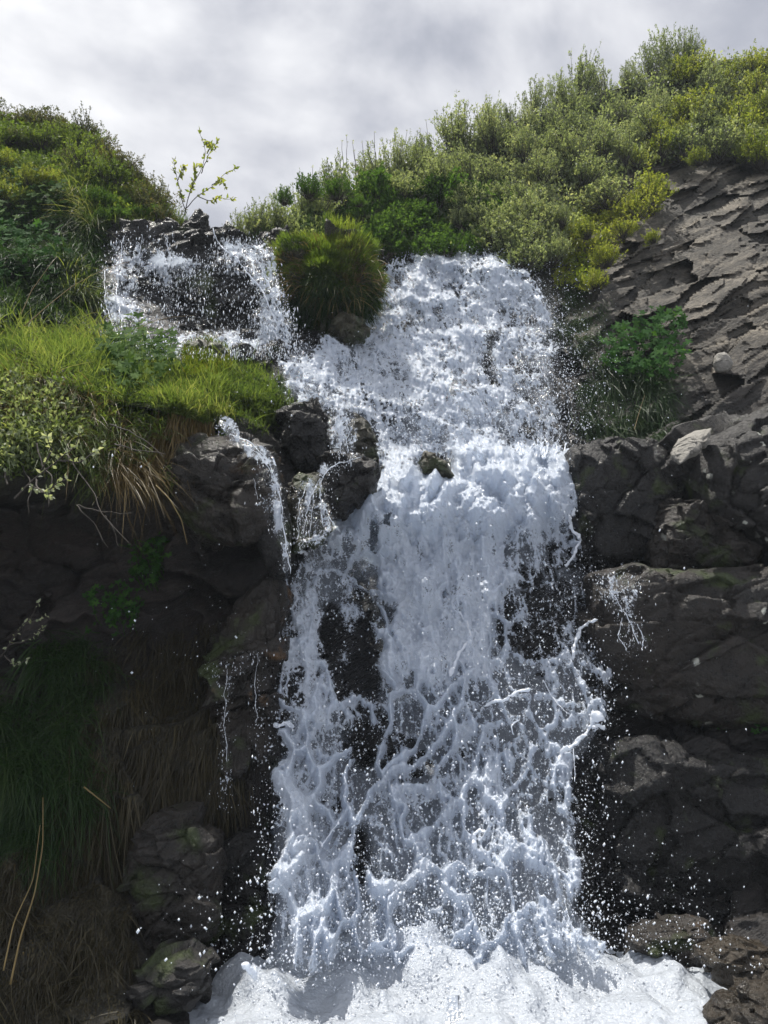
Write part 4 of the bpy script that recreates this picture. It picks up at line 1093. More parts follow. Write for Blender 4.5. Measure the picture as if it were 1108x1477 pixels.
# ------------------------------------------------------------------ vegetation
# shrub prototypes: crown (leaves) and stem, about 1 m tall, base at the origin
def shrub_proto(kind, seed):
    global rng
    keep = rng; rng = np.random.default_rng(seed)
    st = Acc(); B, Dd, Ls, Ws, Rn_ = [], [], [], [], []
    conf = dict(willow=(120, 22, .060, .024, .9, .55, 1.0), bushy=(130, 24, .062, .030, .55, .6, .8), rhodo=(150, 20, .058, .024, .35, .62, .7), lush=(90, 16, .10, .055, .4, .6, .8))[kind]
    nt, nl, ll, lw_, up, rad, hh = conf
    for i in range(nt):
        a = rng.uniform(0, 2 * math.pi); e = rng.uniform(.05, 1) ** .6
        el = (1 - e) * .9 + rng.uniform(0, .15)
        lob = 1 + .35 * math.sin(a * 2 + seed) + .2 * math.sin(a * 5 + seed * 2)
        tip = np.array([math.cos(a) * rad * e * rng.uniform(.5, 1.15), math.sin(a) * rad * e * rng.uniform(.5, 1.15), hh * (.25 + .75 * math.sqrt(max(0, 1 - e * e * .85))) * rng.uniform(.5, 1.22)]) * np.array([lob, lob, .85 + .15 * lob])
        root = np.array([tip[0] * .18, tip[1] * .18, 0])
        midp = root + (tip - root) * .5 + np.array([tip[0], tip[1], 0]) * .35 * (1 if up < .9 else .5)
        t = np.linspace(0, 1, 9)[:, None]
        path = (1 - t) ** 2 * root + 2 * t * (1 - t) * midp + t * t * tip + np.stack([fbm(np.concatenate([t * 4, 0 * t + i, 0 * t + seed], -1) + 9 * k, 2, 7) for k in range(3)], -1) * .05
        if i % 2 == 0: st.tube(path, np.linspace(.009, .0025, 9), 4)
        k = nl; s_ = rng.uniform(.35, 1.0, k); s_[: k // 3] = rng.uniform(.88, 1.0, k // 3)
        pos = np.stack([np.interp(s_ * 8, np.arange(9), path[:, c]) for c in range(3)], -1)
        dirp = unit(path[-1] - path[-3])
        dv = unit(rng.normal(size=(k, 3)) * .62 + dirp * .75 + np.array([0, 0, .25 * up]))
        B.append(pos + rng.normal(size=(k, 3)) * .012); Dd.append(dv); q = rng.uniform(.6, 1.15, k)
        Ls.append(ll * q); Ws.append(lw_ * q); Rn_.append(np.clip(rng.normal(rng.uniform(.25, .75), .13, k), 0, 1))
        # side sprig
        if rng.random() < .6:
            s0 = path[rng.integers(4, 8)]; dv2 = unit(dirp + rng.normal(size=3) * .6); L2 = rng.uniform(.08, .2)
            st.tube(np.array([s0, s0 + dv2 * L2 * .5, s0 + dv2 * L2]), np.array([.003, .002, .0015]), 3)
            k = 9; tt = rng.uniform(.2, 1, k)[:, None]
            B.append(s0 + dv2 * L2 * tt); Dd.append(unit(dv2 + rng.normal(size=(k, 3)) * .6)); Ls.append(np.full(k, ll * .9)); Ws.append(np.full(k, lw_ * .9)); Rn_.append(np.clip(rng.normal(.6, .15, k), 0, 1))
    v, t, r = leaves(np.concatenate(B), np.concatenate(Dd), np.concatenate(Ls), np.concatenate(Ws), np.concatenate(Rn_))
    cm = mesh(kind + '_crown', v, [t], {'rnd': r}, [], smooth=False)
    sm_ = st.mesh(kind + '_stem', [M['twig']])
    rng = keep
    return cm, sm_

PROTO = {k: [shrub_proto(k, sd * 10 + i) for i in range(4)] for sd, k in enumerate(('willow', 'bushy', 'rhodo', 'lush'), 1)}
CROWNS = {}
def shrub(name, kind, mname, u, v, px, label, cat, group, Yd=0.0, wide=1.0, tilt=(0, 0), sink=.12):
    """A shrub px pixels tall whose base is seen at (u, v)."""
    i = int(rng.integers(0, 4)); px = px * rng.uniform(.72, 1.22); wide = wide * rng.uniform(.8, 1.35); cm, sm_ = PROTO[kind][i]
    key = (kind, i, mname)
    if key not in CROWNS:
        c = cm.copy(); c.materials.append(M[mname]); CROWNS[key] = c
    base = surf(u, v); dist = base[1]
    h = px * dist / FOC
    e = obj(name, None, label=label, cat=cat, group=group)
    e.location = (base[0], base[1] - Yd, base[2] - sink * h)
    e.rotation_euler = (tilt[0] + rng.uniform(-.3, .3), tilt[1] + rng.uniform(-.3, .3), rng.uniform(0, 6.28))
    e.scale = (h * wide, h * wide, h)
    obj('crown', CROWNS[key], parent=e); obj('stem', sm_, parent=e)
    return e

def row(pts, d, jit=.25):
    pts = np.array(pts, float); L = np.concatenate([[0], np.cumsum(np.hypot(*np.diff(pts, axis=0).T))])
    t = np.arange(0, L[-1], d) + rng.uniform(-jit, jit, len(np.arange(0, L[-1], d))) * d
    return np.stack([np.interp(t, L, pts[:, 0]), np.interp(t, L, pts[:, 1])], -1)

GR = 'shrubs covering the right slope'
for (u, v) in row([(345, 335), (420, 318), (520, 282), (620, 236), (720, 196), (820, 158), (930, 122), (1000, 96)], 30):
    shrub('willow_shrub', 'willow', 'willow', u, v + 14, rng.uniform(44, 66), 'grey-green upright willow shrub along the skyline of the right slope', 'shrub', GR + ' skyline', wide=.95)
for (u, v) in [(440, 300), (490, 284), (530, 266), (570, 246), (545, 262), (600, 222), (655, 200), (700, 180), (735, 168), (770, 152), (805, 140), (835, 124), (870, 118), (900, 110), (940, 95), (965, 84), (990, 80)]:
    shrub('willow_shrub', 'willow', 'willow', u, v + 14, rng.uniform(60, 76), 'tall grey-green willow shrub sticking up out of the right skyline', 'shrub', 'tall willow shrubs on the skyline', wide=.7)
for (u, v) in row([(985, 105), (1060, 92), (1108, 86), (1200, 80), (1300, 70)], 34):
    shrub('leafy_shrub', 'bushy', 'willow_yellow', u, v + 20, rng.uniform(42, 56), 'rounded yellow-green shrub at the top right skyline', 'shrub', 'yellow-green shrubs at top right', wide=1.1)
for (u, v) in spaced([(980, 110), (1250, 90), (1250, 250), (1050, 232), (960, 215), (900, 240), (880, 200), (960, 160)], 36):
    shrub('leafy_shrub', 'bushy', 'willow_yellow' if rng.random() < .75 else 'willow', u, v + 26, rng.uniform(48, 68), 'yellow-green shrub above the bedded grey rock face', 'shrub', 'yellow-green shrubs above the rock face', wide=1.05, Yd=.1)
for (u, v) in spaced([(430, 318), (520, 290), (640, 240), (760, 195), (880, 160), (960, 130), (960, 200), (880, 235), (800, 300), (740, 330), (690, 300), (640, 260), (520, 300)], 34):
    shrub('willow_shrub', 'willow' if rng.random() < .6 else 'bushy', 'willow', u, v + 26, rng.uniform(50, 72), 'dull green willow shrub in the middle of the right slope', 'shrub', GR, wide=1.0, Yd=.12)
for (u, v) in spaced([(640, 290), (700, 300), (780, 320), (830, 300), (850, 330), (800, 370), (740, 385), (690, 345), (650, 320)], 31):
    shrub('willow_shrub', 'bushy', 'willow', u, v + 24, rng.uniform(44, 60), 'low willow shrub just above the top of the fall', 'shrub', 'low shrubs above the fall', Yd=.2)
for (u, v) in spaced([(500, 285), (600, 270), (690, 262), (700, 300), (660, 335), (690, 365), (640, 375), (600, 385), (560, 372), (520, 330)], 30):
    shrub('leafy_shrub', 'lush', 'bright', u, v + 18, rng.uniform(42, 60), 'lush bright green leafy plant between the mound and the willow shrubs', 'plant', 'lush green plants above the fall', Yd=.15)
for (u, v, px, lb) in [(905, 318, 56, 'pale tufted shrub overhanging the top of the bedded rock face'), (868, 300, 58, 'grey-green shrub leaning over the left shoulder of the rock face'),
                       (842, 345, 52, 'shrub with pinkish twigs halfway down the left edge of the rock face'), (800, 375, 46, 'dark low shrub beside the crest of the fall'), (935, 352, 22, 'tiny pale sprig on the rock face'), (925, 300, 50, 'leafy shrub hanging low over the upper middle of the bedded rock'), (850, 420, 34, 'stunted shrub clinging beside the top right edge of the fall'), (890, 345, 44, 'willow shrub spilling over the upper left corner of the bedded rock'), (868, 385, 40, 'lowest willow shrub on the dark shoulder beside the upper fall'),
                       (940, 285, 48, 'willow shrub hanging over the top edge of the bedded rock'), (1000, 240, 46, 'grey-green shrub drooping over the middle of the rock face top'), (1070, 236, 48, 'shrub drooping over the rock face near the right frame edge')]:
    shrub('willow_shrub', 'bushy', 'willow_yellow' if px < 57 and u > 840 else 'willow', u, v + 10, px, lb, 'shrub', None, Yd=.22, wide=1.1)
GL = 'evergreen shrubs on the left hill'
for (u, v) in row([(-60, 160), (0, 168), (60, 176), (130, 192), (185, 245), (235, 300)], 27):
    shrub('evergreen_shrub', 'rhodo', 'rhodo', u, v + 14, rng.uniform(46, 60), 'dark brownish evergreen shrub along the crest of the left hill', 'shrub', GL + ' crest', wide=1.2)
for (u, v) in spaced([(-60, 180), (60, 188), (130, 204), (185, 255), (250, 305), (240, 320), (200, 315), (150, 250), (60, 215), (-60, 215)], 27):
    shrub('evergreen_shrub', 'rhodo', 'rhodo' if rng.random() < .45 else 'rhodo_green', u, v + 20, rng.uniform(38, 54), 'evergreen shrub on the sunlit flank of the left hill', 'shrub', GL, wide=1.2, Yd=.1)
for (u, v) in spaced([(-60, 215), (40, 215), (75, 240), (95, 280), (60, 290), (-60, 290)], 28):
    shrub('leafy_shrub', 'bushy', 'rhodo_green' if rng.random() < .5 else 'willow_yellow', u, v + 20, rng.uniform(38, 52), 'yellowish leafy shrub at the left edge of the left hill', 'shrub', 'yellowish shrubs at the left edge', Yd=.15)
for (u, v) in spaced([(140, 270), (190, 290), (240, 318), (200, 330), (150, 325), (125, 300)], 26):
    shrub('leafy_shrub', 'lush', 'bright', u, v + 12, rng.uniform(26, 38), 'bright green leafy plant on the left hill above the thin fall', 'plant', 'bright plants above the thin fall', Yd=.12)


def undergrowth(poly, n, L, w, mname, lift):
    q = scatter(poly, n); k = fbm(np.stack([q[:, 0] * .02, q[:, 1] * .03, 0 * q[:, 0]], -1), 3, 77)
    b = surf(q[:, 0], q[:, 1]) + np.stack([0 * k, -rng.uniform(0, lift, n), rng.uniform(0, lift, n)], -1)
    d = unit(rng.normal(size=(n, 3)) * .7 + np.array([0, -.3, .6]))
    v, t, r = leaves(b, d, L * rng.uniform(.5, 1.2, n), w * rng.uniform(.7, 1.2, n), np.clip(.5 + k * .5 + rng.normal(size=n) * .15, 0, 1))
    obj('undergrowth', mesh('undergrowth', v, [t], {'rnd': r}, [M[mname]], smooth=False), kind='stuff', label='low leafy ground cover between the shrubs of the slope')
undergrowth([(340, 335), (450, 305), (620, 240), (820, 155), (1000, 95), (1300, 60), (1300, 235), (1040, 218), (900, 260), (830, 340), (780, 395), (690, 375), (560, 385), (400, 350)], 30000, .06, .03, 'willow', .14)
undergrowth([(500, 290), (640, 270), (760, 290), (790, 390), (690, 375), (560, 385), (480, 340)], 9000, .07, .04, 'bright', .14)
undergrowth([(780, 330), (860, 300), (905, 300), (880, 350), (850, 420), (800, 420)], 3500, .05, .025, 'willow_yellow', .10)
undergrowth([(-60, 180), (60, 188), (130, 204), (185, 255), (250, 315), (200, 330), (100, 300), (-60, 300)], 16000, .05, .03, 'rhodo_green', .12)
undergrowth([(-60, 480), (150, 490), (260, 530), (400, 560), (400, 600), (240, 620), (200, 690), (-60, 700)], 6000, .035, .02, 'rhodo_green', .06)
undergrowth([(0, 560), (100, 570), (140, 640), (120, 690), (0, 700)], 1500, .04, .02, 'willow', .12)

def on_surface(poly, n, lift=.0):
    q = scatter(poly, n); return surf(q[:, 0], q[:, 1], lift), q


def grass(name, poly, n, L, w, mname, dirv, bend, label=None, spread=.35, lift=.01, clump=None, seg=4, kind='stuff', n_cl=60):
    if clump:
        c = scatter(poly, n_cl); k = rng.integers(0, n_cl, n)
        q = c[k] + rng.normal(size=(n, 2)) * clump
        base = surf(q[:, 0], q[:, 1], lift); cd = rng.normal(size=(n_cl, 3)) * spread * .8; extra_d = cd[k]; cr = np.clip(rng.normal(.5, .18, n_cl), 0, 1)[k]
        rnd = np.clip(cr + rng.normal(size=n) * .14, 0, 1)
    else:
        base, q = on_surface(poly, n, lift); extra_d = 0; rnd = rng.random(n)
    d = unit(np.array(dirv) + rng.normal(size=(n, 3)) * spread + extra_d)
    ln = L * rng.uniform(.35, 1.2, n) * ((.55 + .9 * rng.random(n_cl))[k] if clump else 1)
    bd = np.array(bend) * ln[:, None] * rng.uniform(.4, 1.3, (n, 1)) + rng.normal(size=(n, 3)) * ln[:, None] * .18
    v, f, t, r = blades(base, d, ln, w * rng.uniform(.6, 1.3, n), bd, seg, rnd)
    return obj(name, mesh(name, v, [f, t], {'rnd': r}, [M[mname]]), kind=kind, label=label)

# left bank
grass('grass', [(-60, 470), (100, 478), (230, 505), (260, 540), (250, 600), (190, 600), (120, 580), (0, 560), (-60, 560)], 11000, .14, .006, 'grass', (0, -.35, 1), (0, -.25, -.45), clump=8, n_cl=110)
grass('grass', [(-60, 540), (60, 540), (150, 570), (230, 600), (215, 670), (150, 690), (60, 650), (-60, 640)], 6500, .19, .005, 'grass', (.1, -.8, .45), (.1, -.2, -.9), clump=9, n_cl=75)
grass('dry_grass', [(-60, 520), (40, 520), (120, 560), (190, 620), (215, 690), (150, 690), (80, 620), (-60, 600)], 3600, .20, .0045, 'straw', (.15, -.8, .3), (.15, -.1, -1.0), clump=9, n_cl=60)
grass('grass', [(230, 545), (300, 535), (322, 560), (318, 610), (290, 622), (240, 610)], 6500, .15, .006, 'grass', (0, -.5, 1), (0, -.3, -.5), clump=9, n_cl=60)
grass('grass', [(320, 530), (380, 530), (412, 560), (412, 605), (380, 612), (330, 590)], 5500, .12, .005, 'grass', (.05, -.5, 1), (0, -.2, -.6), clump=9, n_cl=60)
grass('dry_grass', [(205, 600), (310, 605), (305, 640), (215, 640)], 1500, .30, .006, 'straw', (0, -.4, -1), (0, .05, -.4), spread=.12)
grass('roots', [(215, 590), (300, 600), (300, 620), (215, 615)], 700, .42, .008, 'straw', (0, -.25, -1), (0, .05, -.2), spread=.08)
grass('grass', [(-60, 470), (100, 476), (240, 505), (300, 530), (400, 540), (410, 570), (250, 560), (0, 540), (-60, 540)], 900, .30, .005, 'grass', (.05, -.3, 1), (.1, -.2, -.5), clump=5, n_cl=46)
grass('moss', [(300, 560), (400, 575), (412, 610), (330, 600)], 2500, .05, .006, 'moss', (0, -.6, .6), (0, -.1, -.5))
# overhanging fringe of long blades
grass('dry_grass', [(150, 640), (215, 660), (240, 700), (170, 700)], 120, .34, .004, 'straw', (.5, -.6, -.1), (.2, 0, -.9), spread=.2)
grass('moss', [(264, 500), (300, 488), (330, 500), (334, 535), (300, 545), (264, 540)], 3000, .07, .006, 'moss', (0, -.6, .8), (0, -.1, -.4), lift=.30)
grass('grass', [(110, 470), (160, 490), (200, 512), (150, 512), (100, 495)], 900, .13, .006, 'grass', (0, -.3, 1), (0, -.3, -.4), clump=8, n_cl=22)
# upper left slope
grass('grass', [(60, 235), (110, 240), (150, 300), (140, 420), (120, 470), (60, 440), (80, 330)], 9000, .24, .006, 'grass_dark', (0, -.6, .5), (0, -.1, -1), clump=9, n_cl=110)
grass('grass', [(90, 240), (120, 255), (135, 330), (120, 330), (95, 290)], 1800, .30, .006, 'grass', (0, -.5, .6), (0, -.1, -1), clump=7, n_cl=30)
grass('grass', [(-60, 290), (90, 290), (130, 440), (110, 470), (-60, 470)], 9000, .22, .006, 'grass_dark', (0, -.6, .6), (0, -.2, -.9), clump=10, n_cl=120)
grass('grass', [(90, 380), (125, 390), (135, 440), (110, 450)], 900, .22, .007, 'grass', (.2, -.6, .6), (.2, -.1, -.8), clump=7, n_cl=22)
grass('grass', [(130, 285), (200, 300), (262, 322), (262, 336), (170, 340), (125, 335)], 6000, .16, .005, 'grass', (0, -.3, 1), (0, -.2, -.4), clump=8, n_cl=90)
# right slope floor and edges
grass('grass', [(340, 330), (560, 290), (700, 280), (800, 350), (780, 385), (690, 372), (560, 385), (400, 345)], 9000, .18, .006, 'grass_dark', (0, -.5, .9), (0, -.2, -.5), clump=10, n_cl=120)
grass('grass', [(830, 540), (900, 520), (960, 540), (965, 620), (940, 640), (850, 630)], 6000, .22, .005, 'grass_dark', (0, -.5, -.6), (0, .1, -.9), clump=9, n_cl=70)
grass('grass', [(790, 400), (850, 400), (880, 470), (850, 520), (800, 480)], 2200, .14, .005, 'grass_dark', (0, -.5, -.5), (0, .1, -.9), clump=8, n_cl=40)
for (u, v, px) in [(425, 362, 30), (455, 350, 38), (492, 350, 34), (522, 362, 26)]:
    shrub('leafy_shrub', 'bushy', 'bright', u, v, px, 'small leafy clump growing behind the crown of the round mound', 'shrub', 'leafy clumps behind the mound', Yd=.9, wide=1.1)
# shaded lower left wall
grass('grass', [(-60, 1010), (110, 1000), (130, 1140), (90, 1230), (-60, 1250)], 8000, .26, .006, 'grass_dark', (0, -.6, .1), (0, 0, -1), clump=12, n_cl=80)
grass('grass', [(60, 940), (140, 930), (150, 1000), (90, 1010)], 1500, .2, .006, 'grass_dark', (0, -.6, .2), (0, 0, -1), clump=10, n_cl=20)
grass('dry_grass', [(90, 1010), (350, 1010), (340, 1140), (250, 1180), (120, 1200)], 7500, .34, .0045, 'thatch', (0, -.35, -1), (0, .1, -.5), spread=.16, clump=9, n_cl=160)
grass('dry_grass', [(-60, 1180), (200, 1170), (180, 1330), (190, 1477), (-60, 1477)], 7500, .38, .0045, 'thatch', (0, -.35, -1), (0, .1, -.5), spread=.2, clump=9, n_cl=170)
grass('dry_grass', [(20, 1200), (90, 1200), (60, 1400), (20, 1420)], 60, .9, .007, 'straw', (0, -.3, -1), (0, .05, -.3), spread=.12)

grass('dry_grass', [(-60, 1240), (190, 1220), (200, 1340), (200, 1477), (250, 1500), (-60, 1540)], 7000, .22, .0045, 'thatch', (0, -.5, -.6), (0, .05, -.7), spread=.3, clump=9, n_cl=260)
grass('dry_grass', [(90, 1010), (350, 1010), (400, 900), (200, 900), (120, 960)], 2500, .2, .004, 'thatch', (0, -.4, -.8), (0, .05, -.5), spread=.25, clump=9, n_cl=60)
# the grassy mound between the two falls
mound = rock('grass_mound', [(392, 385), (415, 362), (455, 342), (500, 346), (535, 360), (553, 390), (553, 425), (530, 452), (495, 462), (470, 480), (430, 475), (408, 440), (394, 405)], 7.35, .42, 'mossy',
             'round mound of fine grass and moss between the two falls', 'mound', 2.3, 151, .09, (.3, .3, .3))
def mound_blades():
    vs = np.empty(len(mound.data.vertices) * 3, np.float32); mound.data.vertices.foreach_get('co', vs); vs = vs.reshape(-1, 3)
    nn = np.empty(len(mound.data.vertices) * 3, np.float32); mound.data.vertices.foreach_get('normal', nn); nn = nn.reshape(-1, 3)
    ctr = vs.mean(0)
    out = unit(vs - ctr)
    ok = np.where((vs[:, 1] < 7.45))[0]
    def mk(k, L, w, mname, zmin, zmax, name, dz, bz):
        L = L * .85
        z = vs[ok, 2]; lo, hi = vs[:, 2].min(), vs[:, 2].max(); t = (z - lo) / (hi - lo)
        c = ok[(t > zmin) & (t < zmax)]
        i = rng.choice(c, k)
        base = vs[i] + rng.normal(size=(k, 3)) * .014
        d = unit(out[i] * .7 + np.array([0, -.1, dz]) + rng.normal(size=(k, 3)) * .3)
        ln = L * rng.uniform(.4, 1.2, k) * (1 + .9 * fbm(base * 5, 2, 58))
        cl = fbm(base * 5, 3, 55) * .6 + .55
        v, f, tt, r = blades(base, d, ln, w * rng.uniform(.6, 1.3, k), np.array([0, 0, bz]) * ln[:, None], 3, np.clip(cl + rng.normal(size=k) * .15, 0, 1))
        obj(name, mesh(name, v, [f, tt], {'rnd': r}, [M[mname]]), parent=mound, kind='stuff')
    mk(15000, .13, .005, 'mound_grass', .45, 1.01, 'grass', .8, -.25)
    mk(5000, .12, .005, 'moss', .5, 1.01, 'moss', .7, -.3)
    mk(12000, .10, .005, 'moss', .3, .8, 'moss', .2, -.6)
    mk(3000, .12, .005, 'grass_dark', .1, .45, 'grass', .0, -.7)
    mk(3500, .12, .005, 'grass_dark', 0, .4, 'grass', -.3, -.4)
mound_blades()
def mound_strays():
    c = scatter([(400, 370), (440, 345), (520, 350), (552, 390), (545, 430), (480, 440), (405, 420)], 420)
    b = P(c[:, 0], c[:, 1], 7.02); d = unit(np.stack([(c[:, 0] - 474) * .008, -.4 + 0 * c[:, 0], .9 - (c[:, 1] - 345) * .014], -1) + rng.normal(size=(len(c), 3)) * .35)
    L = .20 * rng.uniform(.5, 1.3, len(c)); v, f, t, r = blades(b, d, L, .005, np.array([0, -.1, -.75]) * L[:, None], 4)
    obj('dry_blades', mesh('dry_blades', v, [f, t], {'rnd': r}, [M['straw']]), parent=mound, kind='stuff')
mound_strays()
leafy_later = ('broadleaf_plant', [(430, 345), (450, 318), (490, 315), (515, 340), (490, 355), (450, 355)], 90, .035, 'bright', 'leafy tuft crowning the round grass mound')

# broad-leaved plants
def leafy_plant(name, poly, n, size, mname, label, lift=.12, cat='plant', stemlen=.14, upz=.55, group=None):
    q = scatter(poly, n); base = surf(q[:, 0], q[:, 1])
    tip = base + np.stack([rng.normal(size=n) * .03, -rng.uniform(.03, lift, n), rng.uniform(.02, stemlen, n)], -1)
    nrm = unit(np.stack([rng.normal(size=n) * .35, -1 + rng.normal(size=n) * .25, upz + rng.normal(size=n) * .35], -1))
    up = unit(np.stack([rng.normal(size=n) * .6, -.5 + 0 * rng.normal(size=n), rng.normal(size=n) * .5 - .2], -1))
    v, t, r = palmate(tip, nrm, up, size * rng.uniform(.55, 1.15, n))
    o = obj(name, None, label=label, cat=cat, group=group)
    obj('foliage', mesh('foliage', v, [t], {'rnd': r}, [M[mname]], smooth=False), parent=o)
    a = Acc()
    for i in range(0, n, 2):
        m_ = (base[i] + tip[i]) / 2 + np.array([0, -.02, -.01])
        a.tube(np.array([base[i], m_, tip[i]]), np.array([.003, .0025, .002]), 4)
    obj('stem', a.mesh('stem', [M['herb']]), parent=o)
    # empties sit at the base of the plant
    c = base.mean(0)
    o.location = c
    for ch in o.children: ch.matrix_parent_inverse = Matrix.Translation(-Vector(c))
    return o
leafy_plant(*leafy_later)
leafy_plant('broadleaf_plant', [(868, 500), (900, 475), (950, 462), (980, 480), (985, 530), (950, 565), (900, 560), (870, 540)], 330, .062, 'herb', 'broad-leaved green plant growing out of the rock face beside the upper fall', lift=.22)
leafy_plant('broadleaf_plant', [(1015, 1015), (1045, 998), (1075, 1010), (1072, 1045), (1030, 1055)], 90, .045, 'herb', 'bright lobed plant in the shade below the right ledge', lift=.14)
leafy_plant('broadleaf_plant', [(955, 1025), (985, 1018), (1010, 1030), (1000, 1048), (965, 1048)], 50, .035, 'herb', 'smaller dim plant left of the bright one below the ledge', lift=.12)
leafy_plant('broadleaf_plant', [(1080, 1020), (1106, 1015), (1112, 1050), (1085, 1065)], 40, .035, 'herb', 'small plant at the right frame edge below the ledge', lift=.12)
leafy_plant('broadleaf_plant', [(-60, 262), (40, 270), (105, 290), (110, 320), (60, 330), (0, 345), (-60, 350)], 420, .055, 'bright', 'sunlit lobed leaves cascading at the upper left edge', lift=.25, upz=.8)
leafy_plant('broadleaf_plant', [(-60, 340), (80, 335), (105, 370), (80, 420), (-60, 430)], 360, .05, 'herb', 'shaded lobed leaves beneath the sunlit ones at the left edge', lift=.22)
leafy_plant('broadleaf_plant', [(160, 520), (190, 510), (240, 520), (262, 545), (240, 570), (190, 575), (155, 550)], 150, .055, 'bright', 'bright star-leaved plant standing in the grass of the left bank', lift=.18, stemlen=.22, upz=.9)
leafy_plant('broadleaf_plant', [(140, 505), (200, 492), (250, 505), (262, 530), (200, 540), (150, 535)], 130, .05, 'bright', 'bright leafy plants lining the top edge of the left bank', lift=.16, stemlen=.2, upz=.9)
leafy_plant('creeping_plant', [(238, 640), (300, 620), (350, 640), (352, 680), (300, 705), (245, 718)], 1500, .016, 'rhodo_green', 'low creeping plant carpeting the overhanging brown rock', lift=.10, stemlen=.04)
leafy_plant('creeping_plant', [(130, 870), (200, 860), (200, 920), (140, 920)], 90, .03, 'herb', 'dim leafy plant in the dark hollow', lift=.12)
leafy_plant('creeping_plant', [(190, 790), (235, 790), (240, 850), (200, 860)], 120, .03, 'herb', 'small leafy plant hanging in the hollow under the bank', lift=.12)

# sapling on the skyline
def stems(name, paths, r0, leaf_n, ll, lw_, mname, label, cat, base_uv, Y, sd=0, leafname='foliage', lean=.6, parent_kind=None, z_jit=.06):
    root = obj(name, None, label=label, cat=cat)
    c = P(base_uv[0], base_uv[1], Y); root.location = c
    a = Acc(); B, Dd = [], []
    for i, pts in enumerate(paths):
        pts = np.array(pts, float); k = 24
        yo = np.linspace(0, rng.uniform(-1, 1) * .25, len(pts))
        q = smooth_path(P(pts[:, 0], pts[:, 1], Y + yo), k) + np.stack([fbm(np.stack([np.linspace(0, 5, k), np.full(k, i * 3.1 + sd), np.full(k, j * 5.)], -1), 2, 9) for j in range(3)], -1) * .012
        a.tube(q - c, np.linspace(r0, r0 * .35, k), 5)
        if leaf_n:
            s_ = rng.uniform(.25, 1.0, leaf_n); s_[:3] = 1
            B.append(np.stack([np.interp(s_ * (k - 1), np.arange(k), q[:, j]) for j in range(3)], -1) - c)
            dd = unit(q[-1] - q[-4]); Dd.append(unit(dd * .6 + rng.normal(size=(leaf_n, 3)) * lean))
    obj('stem', a.mesh('stem', [M['twig']]), parent=root)
    if B:
        v, t, r = leaves(np.concatenate(B), np.concatenate(Dd), ll * rng.uniform(.6, 1.15, sum(map(len, B))), lw_)
        obj(leafname, mesh(leafname, v, [t], {'rnd': r}, [M[mname]], smooth=False), parent=root)
    return root
stems('sapling', [[(266, 312), (272, 280), (288, 250), (298, 220), (292, 200), (288, 188)], [(290, 250), (302, 222), (314, 205)], [(268, 300), (285, 282), (305, 270), (325, 250), (340, 243)],
                  [(268, 308), (262, 285), (256, 260), (250, 232)], [(285, 283), (300, 290), (318, 285), (336, 288)], [(305, 268), (318, 258), (325, 268)], [(256, 262), (262, 245), (268, 240)], [(272, 285), (280, 262), (282, 240)], [(298, 222), (304, 212), (300, 205)]],
      .0055, 30, .058, .028, 'willow_yellow', 'lone slender sapling with yellow-green leaves on the skyline beside the pointed rock', 'sapling', (266, 318), 7.7)
# bare grey twigs above the willows
for (u0, v0, n_, h_) in [(520, 262, 9, 62), (600, 225, 6, 42), (480, 285, 6, 40), (850, 150, 5, 60)]:
    pts = []
    for _ in range(n_):
        bx = u0 + rng.uniform(-36, 36); tw = rng.uniform(-9, 9)
        pts.append([(bx, v0 + 20), (bx + tw * .4, v0 - h_ * .3), (bx + tw, v0 - h_ * rng.uniform(.5, 1.2))])
    stems('bare_twigs', pts, .006, 5, .03, .014, 'catkin', {520: 'bare grey twigs poking above the willows left of the slope', 600: 'thin bare twigs among the skyline willows', 480: 'short bare twigs low on the right skyline', 850: 'bare twigs among the tall willows of the skyline'}[u0], 'twigs', (u0, v0 + 20), float(D(u0, v0)) - .2)
# willow branch with pale catkins on the left bank
stems('catkin_branch', [[(20, 720), (50, 690), (85, 665), (112, 640), (115, 622)], [(50, 690), (60, 712), (95, 690)], [(85, 665), (110, 668), (132, 655), (150, 640)], [(10, 700), (5, 670), (2, 650)], [(20, 720), (40, 700), (58, 705), (70, 715)], [(60, 680), (75, 650), (70, 630)]],
      .006, 22, .036, .020, 'catkin', 'branch with pale fuzzy catkins hanging over the left bank', 'branch', (20, 720), 4.15, sd=3)
stems('catkin_branch', [[(-10, 960), (15, 930), (35, 900), (55, 870)], [(15, 930), (40, 925), (62, 905)], [(35, 900), (50, 895), (70, 890)], [(5, 945), (20, 960), (40, 950)]],
      .005, 16, .026, .016, 'catkin', 'dim catkin twig at the left edge in the shade', 'branch', (-10, 960), 4.6, sd=5)
stems('bare_branch', [[(95, 655), (120, 690), (138, 718), (150, 745), (190, 785)], [(110, 730), (140, 760), (155, 792)], [(112, 728), (150, 738), (195, 742)], [(150, 745), (162, 760), (170, 790)], [(160, 612), (190, 622), (215, 640), (240, 662)], [(165, 640), (200, 650), (238, 655)]],
      .004, 0, 0, 0, 'twig', 'bare branching twig hanging below the grassy bank', 'branch', (95, 655), 4.2, sd=7)
stems('bare_branch', [[(40, 640), (30, 670), (18, 700), (12, 740)], [(52, 640), (60, 670), (75, 690), (70, 730)], [(30, 670), (45, 700), (40, 740)]],
      .006, 0, 0, 0, 'twig', 'thick bare roots hanging at the far left under the bank', 'branch', (40, 640), 4.35, sd=9)
